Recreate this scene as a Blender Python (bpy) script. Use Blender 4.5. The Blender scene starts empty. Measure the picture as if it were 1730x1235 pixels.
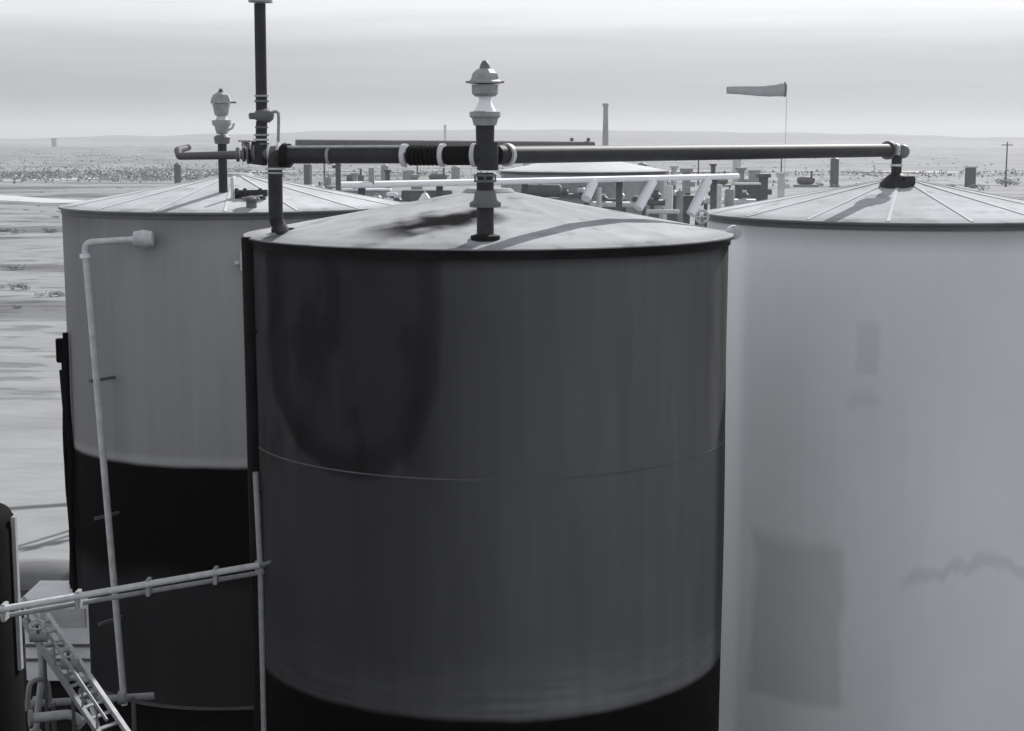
import bpy, bmesh, math, random
from mathutils import Vector, Matrix, noise as mnoise
random.seed(7)
R_ = math.radians
sc = bpy.context.scene
col = sc.collection

# ---------------------------------------------------------------- camera
FPX, CX, CY, HOR = 2700.0, 865.0, 617.5, 232.0
PITCH = math.atan((CY - HOR) / FPX)
CAMZ = 5.8
S = 1.345          # depth scale of the layout
cd = bpy.data.cameras.new('camera'); cam = bpy.data.objects.new('camera', cd); col.objects.link(cam)
cam.location = (0, 0, CAMZ); cam.rotation_euler = (math.pi/2 - PITCH, 0, 0)
cd.sensor_width = 36; cd.lens = 36*FPX/1730; cd.clip_start = .1; cd.clip_end = 20000
sc.camera = cam
sc.render.resolution_x = 1024; sc.render.resolution_y = 731
FWD = Vector((0, math.cos(PITCH), -math.sin(PITCH))); UP = Vector((0, math.sin(PITCH), math.cos(PITCH)))

# ---------------------------------------------------------------- sky and sun
SUN_EL, SUN_AZ = R_(33), R_(28)          # azimuth measured from +Y towards +X
w = bpy.data.worlds.new('World'); sc.world = w; w.use_nodes = True
nt = w.node_tree; nt.nodes.clear()
def N(t, **k):
    n = nt.nodes.new(t)
    for a, b in k.items(): setattr(n, a, b)
    return n
L = nt.links.new
out = N('ShaderNodeOutputWorld')
sky = N('ShaderNodeTexSky', sky_type='NISHITA', sun_disc=False, sun_elevation=SUN_EL, sun_rotation=SUN_AZ,
        dust_density=3.0, air_density=1.0)
bw = N('ShaderNodeRGBToBW'); L(sky.outputs[0], bw.inputs[0])
b1 = N('ShaderNodeBackground'); b1.inputs[1].default_value = .08; L(bw.outputs[0], b1.inputs[0])
tc = N('ShaderNodeTexCoord'); sep = N('ShaderNodeSeparateXYZ'); L(tc.outputs['Generated'], sep.inputs[0])
mp = N('ShaderNodeMapping'); mp.inputs['Scale'].default_value = (3, 3, 60); L(tc.outputs['Generated'], mp.inputs[0])
no = N('ShaderNodeTexNoise'); no.inputs['Scale'].default_value = 1.6; no.inputs['Detail'].default_value = 5; L(mp.outputs[0], no.inputs[0])
ma = N('ShaderNodeMath', operation='MULTIPLY_ADD'); L(no.outputs[0], ma.inputs[0]); ma.inputs[1].default_value = .030; L(sep.outputs[2], ma.inputs[2])
mb = N('ShaderNodeMath', operation='SUBTRACT'); L(ma.outputs[0], mb.inputs[0]); mb.inputs[1].default_value = .015
rp = N('ShaderNodeValToRGB'); L(mb.outputs[0], rp.inputs[0])
cr = rp.color_ramp
def g(v): return (v*.975, v*.99, v*1.035, 1)
pts = [(0, .30), (.008, .28), (.020, .26), (.030, .30), (.036, .34), (.046, .41), (.056, .48), (.066, .60), (.078, .78), (.13, 1.0), (.30, .68), (1, .30)]
cr.elements[0].position = 0; cr.elements[0].color = g(pts[0][1])
cr.elements[1].position = 1; cr.elements[1].color = g(pts[-1][1])
for p, v in pts[1:-1]:
    e = cr.elements.new(p); e.color = g(v)
b2 = N('ShaderNodeBackground'); L(rp.outputs[0], b2.inputs[0]); b2.inputs[1].default_value = 1.0
mx = N('ShaderNodeMixShader'); mx.inputs[0].default_value = .85; L(b1.outputs[0], mx.inputs[1]); L(b2.outputs[0], mx.inputs[2])
L(mx.outputs[0], out.inputs[0])
sd = bpy.data.lights.new('sun', 'SUN'); sd.energy = 5.0; sd.angle = R_(.6); sd.color = (1, .985, .96)
so = bpy.data.objects.new('sun', sd); col.objects.link(so)
sdir = Vector((math.sin(SUN_AZ)*math.cos(SUN_EL), math.cos(SUN_AZ)*math.cos(SUN_EL), math.sin(SUN_EL)))
so.rotation_euler = sdir.to_track_quat('Z', 'Y').to_euler(); so.location = sdir*60
sc.view_settings.view_transform = 'Standard'; sc.view_settings.look = 'None'
sc.view_settings.exposure = .3; sc.view_settings.gamma = 1; sc.view_settings.use_curve_mapping = False

# ---------------------------------------------------------------- helpers
def ray(px, py): return FWD*FPX + Vector((1, 0, 0))*(px-CX) - UP*(py-CY)
def at(px, py, Y):
    d = ray(px, py); return Vector((0, 0, CAMZ)) + d*(Y/d.y)
def ground_at(px, py, z=0):
    d = ray(px, py); return Vector((0, 0, CAMZ)) + d*((z-CAMZ)/d.z)

def set_props(o, label=None, cat=None, group=None, kind=None):
    if label: o['label'] = label
    if cat: o['category'] = cat
    if group: o['group'] = group
    if kind: o['kind'] = kind
    return o
def thing(name, loc, label, cat, group=None, rz=0):
    o = bpy.data.objects.new(name, None); col.objects.link(o)
    o.location = loc; o.rotation_euler = (0, 0, rz); o.empty_display_size = .2
    return set_props(o, label, cat, group)
_inv = {}
class MB:
    """collects shapes in WORLD space unless used with a local parent"""
    def __init__(s): s.bm = bmesh.new()
    def frame(s, d):
        return d.to_track_quat('Z', 'Y').to_matrix()
    def cyl(s, a, b, r, r2=None, n=20, caps=True):
        a = Vector(a); b = Vector(b); r2 = r if r2 is None else r2
        m = s.frame(b-a)
        v1 = [s.bm.verts.new(a + m @ Vector((r*math.cos(2*math.pi*i/n), r*math.sin(2*math.pi*i/n), 0))) for i in range(n)]
        v2 = [s.bm.verts.new(b + m @ Vector((r2*math.cos(2*math.pi*i/n), r2*math.sin(2*math.pi*i/n), 0))) for i in range(n)]
        for i in range(n): s.bm.faces.new((v1[i], v1[(i+1) % n], v2[(i+1) % n], v2[i]))
        if caps: s.bm.faces.new(v1[::-1]); s.bm.faces.new(v2)
        return s
    def tube(s, pts, r, n=16, bend=.0):
        pts = [Vector(p) for p in pts]
        if bend > 0:
            q = [pts[0]]
            for i in range(1, len(pts)-1):
                p, a, b = pts[i], pts[i-1], pts[i+1]
                da = (a-p).normalized(); db = (b-p).normalized()
                k = min(bend, (a-p).length*.45, (b-p).length*.45)
                A = p+da*k; B = p+db*k
                for j in range(7):
                    t = j/6; q.append(A*(1-t)**2 + p*2*t*(1-t) + B*t*t)
            q.append(pts[-1]); pts = q
        rings = []
        prev = None
        for i, p in enumerate(pts):
            d = (pts[min(i+1, len(pts)-1)] - pts[max(i-1, 0)]).normalized()
            if prev is None:
                x = d.orthogonal().normalized()
            else:
                x = (prev - d*prev.dot(d)).normalized()
            prev = x; y = d.cross(x)
            rings.append([s.bm.verts.new(p + x*r*math.cos(2*math.pi*k/n) + y*r*math.sin(2*math.pi*k/n)) for k in range(n)])
        for a, b in zip(rings, rings[1:]):
            for k in range(n): s.bm.faces.new((a[k], a[(k+1) % n], b[(k+1) % n], b[k]))
        s.bm.faces.new(rings[0][::-1]); s.bm.faces.new(rings[-1])
        return s
    def lathe(s, c, prof, n=32, a0=0, ax=None):
        c = Vector(c); rings = []
        m = s.frame(Vector(ax)) if ax is not None else Matrix.Identity(3)
        for r, z in prof:
            if r < 1e-5: rings.append([s.bm.verts.new(c + m @ Vector((0, 0, z)))])
            else: rings.append([s.bm.verts.new(c + m @ Vector((r*math.cos(a0+2*math.pi*k/n), r*math.sin(a0+2*math.pi*k/n), z))) for k in range(n)])
        for a, b in zip(rings, rings[1:]):
            for k in range(n):
                k2 = (k+1) % n
                if len(a) == 1 and len(b) == 1: continue
                if len(a) == 1: s.bm.faces.new((a[0], b[k2], b[k]))
                elif len(b) == 1: s.bm.faces.new((a[k], a[k2], b[0]))
                else: s.bm.faces.new((a[k], a[k2], b[k2], b[k]))
        return s
    def box(s, c, size, rz=0, bev=0, rot=None):
        m = Matrix.Translation(Vector(c)) @ (rot.to_4x4() if rot is not None else Matrix.Rotation(rz, 4, 'Z')) @ Matrix.Diagonal((*size, 1))
        r = bmesh.ops.create_cube(s.bm, size=1, matrix=m)
        if bev:
            es = list({e for v in r['verts'] for e in v.link_edges})
            bmesh.ops.bevel(s.bm, geom=es, offset=bev, segments=2, affect='EDGES')
        return s
    def beam(s, a, b, w, h):
        a = Vector(a); b = Vector(b); d = b-a
        x = d.cross(Vector((0, 0, 1)))
        x = x.normalized() if x.length > 1e-4 else Vector((1, 0, 0))
        z = x.cross(d).normalized()
        rot = Matrix((x, d.normalized(), z)).transposed()
        return s.box((a+b)/2, (w, d.length, h), rot=rot)
    def build(s, name, mat, parent=None, ang=35, sub=None):
        me = bpy.data.meshes.new(name)
        if parent is not None:
            off = parent.location.copy(); rz = parent.rotation_euler.z
            M = Matrix.Rotation(-rz, 4, 'Z') @ Matrix.Translation(-off)
            if not getattr(s, 'local', False): s.bm.transform(M)
        bmesh.ops.recalc_face_normals(s.bm, faces=s.bm.faces)
        s.bm.to_mesh(me); s.bm.free()
        me.materials.append(mat)
        me.shade_smooth(); me.set_sharp_from_angle(angle=R_(ang))
        o = bpy.data.objects.new(name, me); col.objects.link(o)
        if parent is not None: o.parent = sub or parent
        return o
def LM():
    m = MB(); m.local = True; return m

# ---------------------------------------------------------------- materials
def mat(name, c, rough=.6, metal=0, var=.18, scale=3.0, stretch=(1, 1, 1), bump=.15, bscale=40, tint=(.97, .99, 1.03), spec=.3):
    m = bpy.data.materials.new(name); m.use_nodes = True
    t = m.node_tree; b = t.nodes['Principled BSDF']
    b.inputs['Roughness'].default_value = rough; b.inputs['Metallic'].default_value = metal
    b.inputs['Specular IOR Level'].default_value = spec
    tcn = t.nodes.new('ShaderNodeTexCoord'); mpn = t.nodes.new('ShaderNodeMapping'); mpn.inputs['Scale'].default_value = stretch
    t.links.new(tcn.outputs['Object'], mpn.inputs[0])
    n = t.nodes.new('ShaderNodeTexNoise'); n.inputs['Scale'].default_value = scale; n.inputs['Detail'].default_value = 6; n.inputs['Roughness'].default_value = .62
    t.links.new(mpn.outputs[0], n.inputs[0])
    r = t.nodes.new('ShaderNodeValToRGB'); t.links.new(n.outputs[0], r.inputs[0])
    r.color_ramp.elements[0].position = .3; r.color_ramp.elements[1].position = .7
    lo, hi = c*(1-var), c*(1+var)
    r.color_ramp.elements[0].color = (lo*tint[0], lo*tint[1], lo*tint[2], 1); r.color_ramp.elements[1].color = (hi*tint[0], hi*tint[1], hi*tint[2], 1)
    t.links.new(r.outputs[0], b.inputs['Base Color'])
    if bump:
        n2 = t.nodes.new('ShaderNodeTexNoise'); n2.inputs['Scale'].default_value = bscale; n2.inputs['Detail'].default_value = 3
        t.links.new(tcn.outputs['Object'], n2.inputs[0])
        bu = t.nodes.new('ShaderNodeBump'); bu.inputs['Strength'].default_value = bump; bu.inputs['Distance'].default_value = .01
        t.links.new(n2.outputs[0], bu.inputs['Height']); t.links.new(bu.outputs[0], b.inputs['Normal'])
    m['ramp'] = r.name
    return m
class G:
    """node arithmetic on a material"""
    def __init__(s, m):
        s.t = m.node_tree
        s.tc = s.t.nodes.new('ShaderNodeTexCoord')
        sp = s.t.nodes.new('ShaderNodeSeparateXYZ'); s.t.links.new(s.tc.outputs['Object'], sp.inputs[0])
        s.x, s.y, s.z = sp.outputs
    def op(s, o, a, b=0.0, c=0.0, clamp=False):
        n = s.t.nodes.new('ShaderNodeMath'); n.operation = o; n.use_clamp = clamp
        for i, v in enumerate((a, b, c)):
            if isinstance(v, (int, float)): n.inputs[i].default_value = v
            else: s.t.links.new(v, n.inputs[i])
        return n.outputs[0]
    def ss(s, v, a, b, o0=0.0, o1=1.0):
        n = s.t.nodes.new('ShaderNodeMapRange'); n.interpolation_type = 'SMOOTHSTEP'
        s.t.links.new(v, n.inputs[0])
        for i, q_ in enumerate((a, b, o0, o1)):
            if isinstance(q_, (int, float)): n.inputs[i+1].default_value = q_
            else: s.t.links.new(q_, n.inputs[i+1])
        return n.outputs[0]
    def noise(s, scale, st=(1, 1, 1), detail=5, loc=(0, 0, 0)):
        mp = s.t.nodes.new('ShaderNodeMapping'); mp.inputs['Scale'].default_value = st; mp.inputs['Location'].default_value = loc
        s.t.links.new(s.tc.outputs['Object'], mp.inputs[0])
        n = s.t.nodes.new('ShaderNodeTexNoise'); n.inputs['Scale'].default_value = scale; n.inputs['Detail'].default_value = detail
        s.t.links.new(mp.outputs[0], n.inputs[0]); return n.outputs[0]
    def gray(s, v, tint=(.97, .99, 1.04)):
        c = s.t.nodes.new('ShaderNodeCombineColor')
        for i in range(3): s.t.links.new(s.op('MULTIPLY', v, tint[i]), c.inputs[i])
        return c.outputs[0]
def blank(name, rough=.6, spec=.25):
    m = bpy.data.materials.new(name); m.use_nodes = True
    b = m.node_tree.nodes['Principled BSDF']; b.inputs['Roughness'].default_value = rough; b.inputs['Specular IOR Level'].default_value = spec
    return m, b

M = {}
M['dark'] = mat('dark_pipe_paint', .045, .6, spec=.15, scale=9, stretch=(1, 1, 1))
M['mid'] = mat('grey_cast_metal', .34, .55, scale=14)
M['midd'] = mat('dull_grey_metal', .15, .55, scale=14)
M['light'] = mat('pale_galvanised', .6, .45, scale=12)
M['white'] = mat('white_paint', .88, .5, var=.06)
M['black'] = mat('black_rubber', .006, .85, var=.4, spec=.04)
M['soot'] = mat('sooty_black_steel', .012, .75, var=.5, spec=.12)
M['pale'] = mat('pale_grey_steel', .88, .5, var=.12, scale=5)
M['rim'] = mat('rim_dark_grey', .12, .5)
M['yard1'] = mat('yard_grey_paint', .3, .6, scale=4)
M['yard2'] = mat('yard_dark_paint', .13, .6, scale=4)
M['yard3'] = mat('yard_pale_paint', .55, .6, scale=4)
M['scrub'] = mat('dry_scrub', .24, .8, var=.5, scale=8, bump=0)
M['scrub2'] = mat('grey_scrub', .34, .8, var=.5, scale=8, bump=0)

# ---------------------------------------------------------------- tank positions
TR, TH, RISE = 1.83, 5.07, .34
def tank_centre(px, D): return Vector(((px-CX)/FPX*D*1.0, D, 0))
TC = tank_centre(826, 9.15*S)
TL = tank_centre(401, 13.0*S)
TRt = tank_centre(1516, 11.55*S)
def on_shell(px, py, c, r=TR):
    d = ray(px, py).normalized(); o = Vector((0, 0, CAMZ))
    a = d.x**2+d.y**2; b = 2*((o.x-c.x)*d.x+(o.y-c.y)*d.y); q = (o.x-c.x)**2+(o.y-c.y)**2-r*r
    D = b*b-4*a*q
    if D < 0: D = 0
    return o + d*((-b-math.sqrt(D))/(2*a))
def roof_z(c, x, y):
    rr = min(math.hypot(x-c.x, y-c.y), TR); return TH + RISE*(1-rr/TR)
def on_roof(px, py, c):
    d = ray(px, py).normalized(); o = Vector((0, 0, CAMZ)); t = 4.0
    while t < 30:
        p = o+d*t
        if math.hypot(p.x-c.x, p.y-c.y) < TR and p.z <= roof_z(c, p.x, p.y): return p
        t += .004
    return None

# ---------------------------------------------------------------- ground, roads, hills
gm, gb = blank('dry_ground', .9, .1)
q = G(gm)
n1 = q.noise(.035, (.35, 1.0, 1)); n2 = q.noise(.35, (.5, 1.3, 1), 7); n3 = q.noise(2.5, (.6, 1.4, 1), 6)
v = q.op('MULTIPLY_ADD', n1, .14, .085)
v = q.op('MULTIPLY_ADD', n2, .18, v)
v = q.op('MULTIPLY_ADD', n3, .12, v)
v = q.op('SUBTRACT', v, .01)
# patchy dark scrub cover further off
pt = q.ss(q.noise(.10, (.45, 1.25, 1), 8, (3, 1, 0)), .50, .62)
far = q.ss(q.y, 30, 60)
p2 = q.ss(q.noise(.9, (.5, 1.2, 1), 9, (7, 2, 0)), .53, .60)
v = q.op('MULTIPLY', v, q.op('SUBTRACT', .93, q.op('MULTIPLY', q.op('MULTIPLY', p2, q.ss(q.y, 27, 40)), .32)))
v = q.op('MULTIPLY', v, q.op('SUBTRACT', 1.0, q.op('MULTIPLY', q.op('MULTIPLY', pt, far), .5)))
gm.node_tree.links.new(q.gray(v, (.965, .99, 1.03)), gb.inputs['Base Color'])
bu = gm.node_tree.nodes.new('ShaderNodeBump'); bu.inputs['Strength'].default_value = .3; bu.inputs['Distance'].default_value = .04
gm.node_tree.links.new(n3, bu.inputs['Height']); gm.node_tree.links.new(bu.outputs[0], gb.inputs['Normal'])
def grid_sheet(name, xs, ys, zf, m):
    bm = bmesh.new()
    vs = [[bm.verts.new((x, y, zf(x, y))) for x in xs] for y in ys]
    for j in range(len(ys)-1):
        for i in range(len(xs)-1): bm.faces.new((vs[j][i], vs[j][i+1], vs[j+1][i+1], vs[j+1][i]))
    me = bpy.data.meshes.new(name); bm.to_mesh(me); bm.free(); me.materials.append(m); me.shade_smooth()
    o = bpy.data.objects.new(name, me); col.objects.link(o); o['kind'] = 'structure'; return o
def spread(a, b, n, p): return [a+(b-a)*(i/n)**p for i in range(n+1)]
half = spread(0, 9000, 60, 3.0)
xs = [-x for x in half[:0:-1]] + half
ys = [-x for x in spread(0, 3000, 20, 3)[:0:-1]] + spread(0, 9000, 150, 2.6)
def gz(x, y):
    r = math.hypot(x, y)
    k = max(0, min(1, (r-30)/100))
    a = mnoise.noise(Vector((x*.012, y*.03, 0)))*.7 + mnoise.noise(Vector((x*.05, y*.1, 4)))*.22
    f = max(0, min(1, (r-250)/1500))
    a2 = mnoise.noise(Vector((x*.0022+9, y*.0035, 1)))*7
    return -.02 + k*(a-.25) + f*(a2-4)
grid_sheet('ground', xs, ys, gz, gm)
hm, hb = blank('far_hills', .95, .05)
q = G(hm); v = q.op('MULTIPLY_ADD', q.noise(.004, (.6, 2, 3), 7), .14, .12); hm.node_tree.links.new(q.gray(v, (.98, .98, 1.05)), hb.inputs['Base Color'])
def ridge(name, Y, prof, m, depth=900):
    bm = bmesh.new(); rows = []
    for (dy, k) in ((0, 0), (.25*depth, .6), (.55*depth, 1), (depth, .1)):
        rows.append([bm.verts.new((x*(Y+dy)/Y, Y+dy, -12+(h+12)*k)) for x, h in prof])
    for a, b in zip(rows, rows[1:]):
        for i in range(len(a)-1): bm.faces.new((a[i], a[i+1], b[i+1], b[i]))
    me = bpy.data.meshes.new(name); bm.to_mesh(me); bm.free(); me.materials.append(m); me.shade_smooth()
    o = bpy.data.objects.new(name, me); col.objects.link(o); o['kind'] = 'structure'
def prof(Y, keys, amp):
    r = []
    for i in range(-60, 241):
        px = i*10-10
        yy = keys[-1][1]
        for (x0, y0), (x1, y1) in zip(keys, keys[1:]):
            if x0 <= px <= x1: yy = y0+(y1-y0)*(px-x0)/(x1-x0); break
        else:
            yy = keys[0][1] if px < keys[0][0] else keys[-1][1]
        p = at(px, yy, Y); r.append((p.x, p.z+mnoise.noise(Vector((px*.013, Y, 0)))*amp))
    return r
ridge('hills', 2800, prof(2800, [(-600, 236), (60, 234), (200, 229), (430, 226), (520, 220), (900, 217), (1200, 221), (1500, 226), (1600, 231), (2400, 234)], 3), hm, 700)
# pale track on the left, in the distance
rm = mat('pale_track_gravel', .50, .95, var=.08, scale=.4, bump=0)
def strip(name, pts, wd, m, z=.0, kind='structure'):
    bm = bmesh.new(); rows = []
    for i, p in enumerate(pts):
        d = (pts[min(i+1, len(pts)-1)]-pts[max(0, i-1)]); d.z = 0; d.normalize(); s_ = Vector((-d.y, d.x, 0))
        rr = []
        for k in (-1, -.5, 0, .5, 1):
            qd = p+s_*wd*k/2; qd.z = gz(qd.x, qd.y)+z+.10-.04*abs(k); rr.append(bm.verts.new(qd))
        rows.append(rr)
    for a, b in zip(rows, rows[1:]):
        for k in range(4): bm.faces.new((a[k], a[k+1], b[k+1], b[k]))
    me = bpy.data.meshes.new(name); bm.to_mesh(me); bm.free(); me.materials.append(m); me.shade_smooth()
    o = bpy.data.objects.new(name, me); col.objects.link(o); o['kind'] = kind; return o
def interp(ps, n):
    r = []
    for a, b in zip(ps, ps[1:]):
        for i in range(n): r.append(a.lerp(b, i/n))
    return r+[ps[-1]]
strip('road', interp([ground_at(-260, 318), ground_at(0, 328), ground_at(150, 333), ground_at(300, 341), ground_at(460, 360)], 14), 5.5, rm)
strip('track', interp([ground_at(-300, 305), ground_at(40, 303), ground_at(420, 292), ground_at(800, 288), ground_at(1400, 284), ground_at(2000, 290)], 20), 6, rm)

# black lined pad the tanks stand in, with its low bank
pm = mat('black_liner', .0035, .75, var=.6, scale=1.5, bump=.3, bscale=8, spec=.08)
BY = ground_at(100, 1000).y
def pad(x, y): return .02+mnoise.noise(Vector((x*.8, y*.8, 0)))*.012
nx = [-12+.5*i for i in range(49)]; ny = [0+.5*i for i in range(int(BY/.5)+2)]
grid_sheet('pad', nx, ny, pad, pm)
bmx = mat('grey_bank_soil', .16, .95, var=.3, scale=2, stretch=(.3, 1, 1), bump=.5, bscale=6)
bm = bmesh.new(); rows = []
for i in range(80):
    x = -16+32*i/79; w_ = mnoise.noise(Vector((x*.5, 0, 0)))*.1
    rows.append([bm.verts.new((x, BY+dy+w_, z+.03*mnoise.noise(Vector((x*2, dy, 3))))) for dy, z in ((0, -.03), (.25, .16), (.5, .25), (.8, .22), (1.2, .05), (1.5, -.12))])
for a, b in zip(rows, rows[1:]):
    for k in range(5): bm.faces.new((a[k], b[k], b[k+1], a[k+1]))
me = bpy.data.meshes.new('bank'); bm.to_mesh(me); bm.free(); me.materials.append(bmx); me.shade_smooth()
o = bpy.data.objects.new('bank', me); col.objects.link(o); o['kind'] = 'structure'

# ---------------------------------------------------------------- tank shells' paint
def shell_bump(m, b, qn):
    n = qn.noise(1.1, (1, 1, .5), 3); n2 = qn.noise(9, (1, 1, .3), 4)
    h = qn.op('MULTIPLY_ADD', n2, .06, n)
    bu = m.node_tree.nodes.new('ShaderNodeBump'); bu.inputs['Strength'].default_value = .35; bu.inputs['Distance'].default_value = .06
    m.node_tree.links.new(h, bu.inputs['Height']); m.node_tree.links.new(bu.outputs[0], b.inputs['Normal'])
# centre: charcoal, darker to the left with a dark U shape, black below 1.85 m
mc, bc = blank('charcoal_tank_paint', .8, .08); q = G(mc)
LVC = CAMZ-3.95
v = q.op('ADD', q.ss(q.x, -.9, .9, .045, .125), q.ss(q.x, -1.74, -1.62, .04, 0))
v = q.op('MULTIPLY', v, q.op('MULTIPLY_ADD', q.noise(1.4, (1.0, 1, .35), 5), .5, .75))
v = q.op('MULTIPLY', v, q.op('MULTIPLY_ADD', q.noise(6, (1.6, 1, .10), 5), .40, .80))
u = q.op('DIVIDE', q.op('ADD', q.x, .93), .60)
wz = q.op('MAXIMUM', q.op('DIVIDE', q.op('SUBTRACT', 4.35, q.z), .82), 0.0)
d = q.op('SQRT', q.op('ADD', q.op('MULTIPLY', u, u), q.op('MULTIPLY', wz, wz)))
d = q.op('MULTIPLY_ADD', q.noise(3, (1, 1, 1), 3), .16, q.op('SUBTRACT', d, .08))
ring = q.op('MULTIPLY', q.ss(d, .72, .98), q.ss(d, 1.02, 1.12, 1, 0))
ins = q.ss(d, .85, 1.05, 1, 0)
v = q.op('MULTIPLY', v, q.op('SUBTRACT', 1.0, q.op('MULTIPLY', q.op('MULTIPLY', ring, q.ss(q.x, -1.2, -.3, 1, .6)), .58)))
v = q.op('MULTIPLY', v, q.op('SUBTRACT', 1.0, q.op('MULTIPLY', ins, .24)))
bl = q.ss(q.noise(2.0, (1.3, 1, .6), 3, (2, 0, 5)), .50, .66)
zone = q.op('MULTIPLY', q.ss(q.x, -.2, -.6), q.ss(q.z, 3.0, 3.6))
v = q.op('MULTIPLY', v, q.op('SUBTRACT', 1.0, q.op('MULTIPLY', q.op('MULTIPLY', bl, zone), .4)))
# paler brushed bands low down, then the black
low = q.op('MULTIPLY', q.ss(q.z, LVC+.55, LVC+.0), q.op('MULTIPLY_ADD', q.noise(5, (.4, .4, 4), 4), 1.6, -.4))
v = q.op('MULTIPLY', v, q.op('MULTIPLY_ADD', low, .8, 1.0))
zz = q.op('MULTIPLY_ADD', q.noise(1.5, (1, 1, .2), 3), .05, q.z)
v = q.op('MULTIPLY', v, q.ss(zz, LVC+.0, LVC+.06, .02, 1))
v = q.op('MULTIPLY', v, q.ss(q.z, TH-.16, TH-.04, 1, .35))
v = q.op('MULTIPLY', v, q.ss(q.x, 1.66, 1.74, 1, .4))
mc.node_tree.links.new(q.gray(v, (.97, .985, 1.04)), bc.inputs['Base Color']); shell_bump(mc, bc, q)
# left: mid grey above, black below 2.55 m
ml, bll = blank('grey_over_black_tank_paint', .8, .08); q = G(ml)
LVL = CAMZ-3.27
q_lo = q.ss(q.op('MULTIPLY_ADD', q.noise(1.2, (1, 1, 1), 4), .5, q.z), 1.5, 1.8, .085, .008)
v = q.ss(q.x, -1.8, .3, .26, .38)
v = q.op('MULTIPLY', v, q.op('MULTIPLY_ADD', q.noise(1.2, (1.6, 1, .25), 5), .5, .75))
v = q.op('MULTIPLY', v, q.op('MULTIPLY_ADD', q.noise(7, (2, 1, .06), 3), .2, .9))
v = q.op('MULTIPLY', v, q.ss(q.z, LVL+.14, LVL+.06, 1, 1.25))
zz = q.op('MULTIPLY_ADD', q.noise(1.5, (1, 1, .2), 3), .04, q.z)
v = q.op('MULTIPLY', v, q.ss(zz, LVL+.0, LVL+.06, q_lo, 1))
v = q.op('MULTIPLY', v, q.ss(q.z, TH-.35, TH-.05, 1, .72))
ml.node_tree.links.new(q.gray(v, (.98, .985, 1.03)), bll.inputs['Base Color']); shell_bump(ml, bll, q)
# right: pale grey with squarish and wavy stains
mr, br = blank('pale_grey_tank_paint', .8, .08); q = G(mr)
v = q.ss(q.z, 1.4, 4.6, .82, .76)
v = q.op('MULTIPLY', v, q.ss(q.x, -1.3, .8, 1.16, 1.04))  # left side coloured paler to offset the shade beside the centre tank
v = q.op('MULTIPLY', v, q.op('MULTIPLY_ADD', q.noise(1.0, (1, 1, .6), 5), .22, .89))
v = q.op('MULTIPLY', v, q.op('MULTIPLY_ADD', q.noise(8, (2, 1, .05), 3), .04, .98))
nz = q.op('MULTIPLY_ADD', q.noise(2.2, (1, 1, 1), 4), .16, -.08)
def patch(x0, y0, x1, y1, k, v, soft=.05):
    a = on_shell(x0, y0, TRt)-TRt; b = on_shell(x1, y1, TRt)-TRt
    X = q.op('ADD', q.x, nz if soft > .04 else 0.0); Z = q.op('ADD', q.z, nz if soft > .04 else 0.0)
    f = q.op('MULTIPLY', q.ss(X, a.x-soft, a.x+soft), q.ss(X, b.x-soft, b.x+soft, 1, 0))
    f = q.op('MULTIPLY', f, q.op('MULTIPLY', q.ss(Z, b.z-soft, b.z+soft), q.ss(Z, a.z-soft*2, a.z+soft*2, 1, 0)))
    return q.op('MULTIPLY', v, q.op('SUBTRACT', 1.0, q.op('MULTIPLY', f, k)))
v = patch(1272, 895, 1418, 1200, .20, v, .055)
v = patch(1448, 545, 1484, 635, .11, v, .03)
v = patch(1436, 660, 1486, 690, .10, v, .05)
# wavy tide line, lower right
aw = on_shell(1520, 980, TRt)-TRt; bwp = on_shell(1710, 1020, TRt)-TRt
zl = q.op('MULTIPLY_ADD', q.noise(1.15, (1, .2, .2), 6, (2.3, 0, 0)), 2.0, bwp.z-.85)
dl = q.op('ABSOLUTE', q.op('SUBTRACT', q.z, zl))
wl = q.op('MULTIPLY', q.ss(dl, .015, .11, 1, 0), q.ss(q.x, aw.x-.05, aw.x+.12))
v = q.op('MULTIPLY', v, q.op('SUBTRACT', 1.0, q.op('MULTIPLY', wl, .14)))
a = on_shell(1246, 600, TRt)-TRt
v = q.op('MULTIPLY', v, q.ss(q.x, -1.66, -1.56, 1.22, 1))  # narrow limb brightening put into the colour at the left edge
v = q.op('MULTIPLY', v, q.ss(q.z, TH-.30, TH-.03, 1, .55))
mr.node_tree.links.new(q.gray(v, (.965, .99, 1.02)), br.inputs['Base Color']); shell_bump(mr, br, q)
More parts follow.
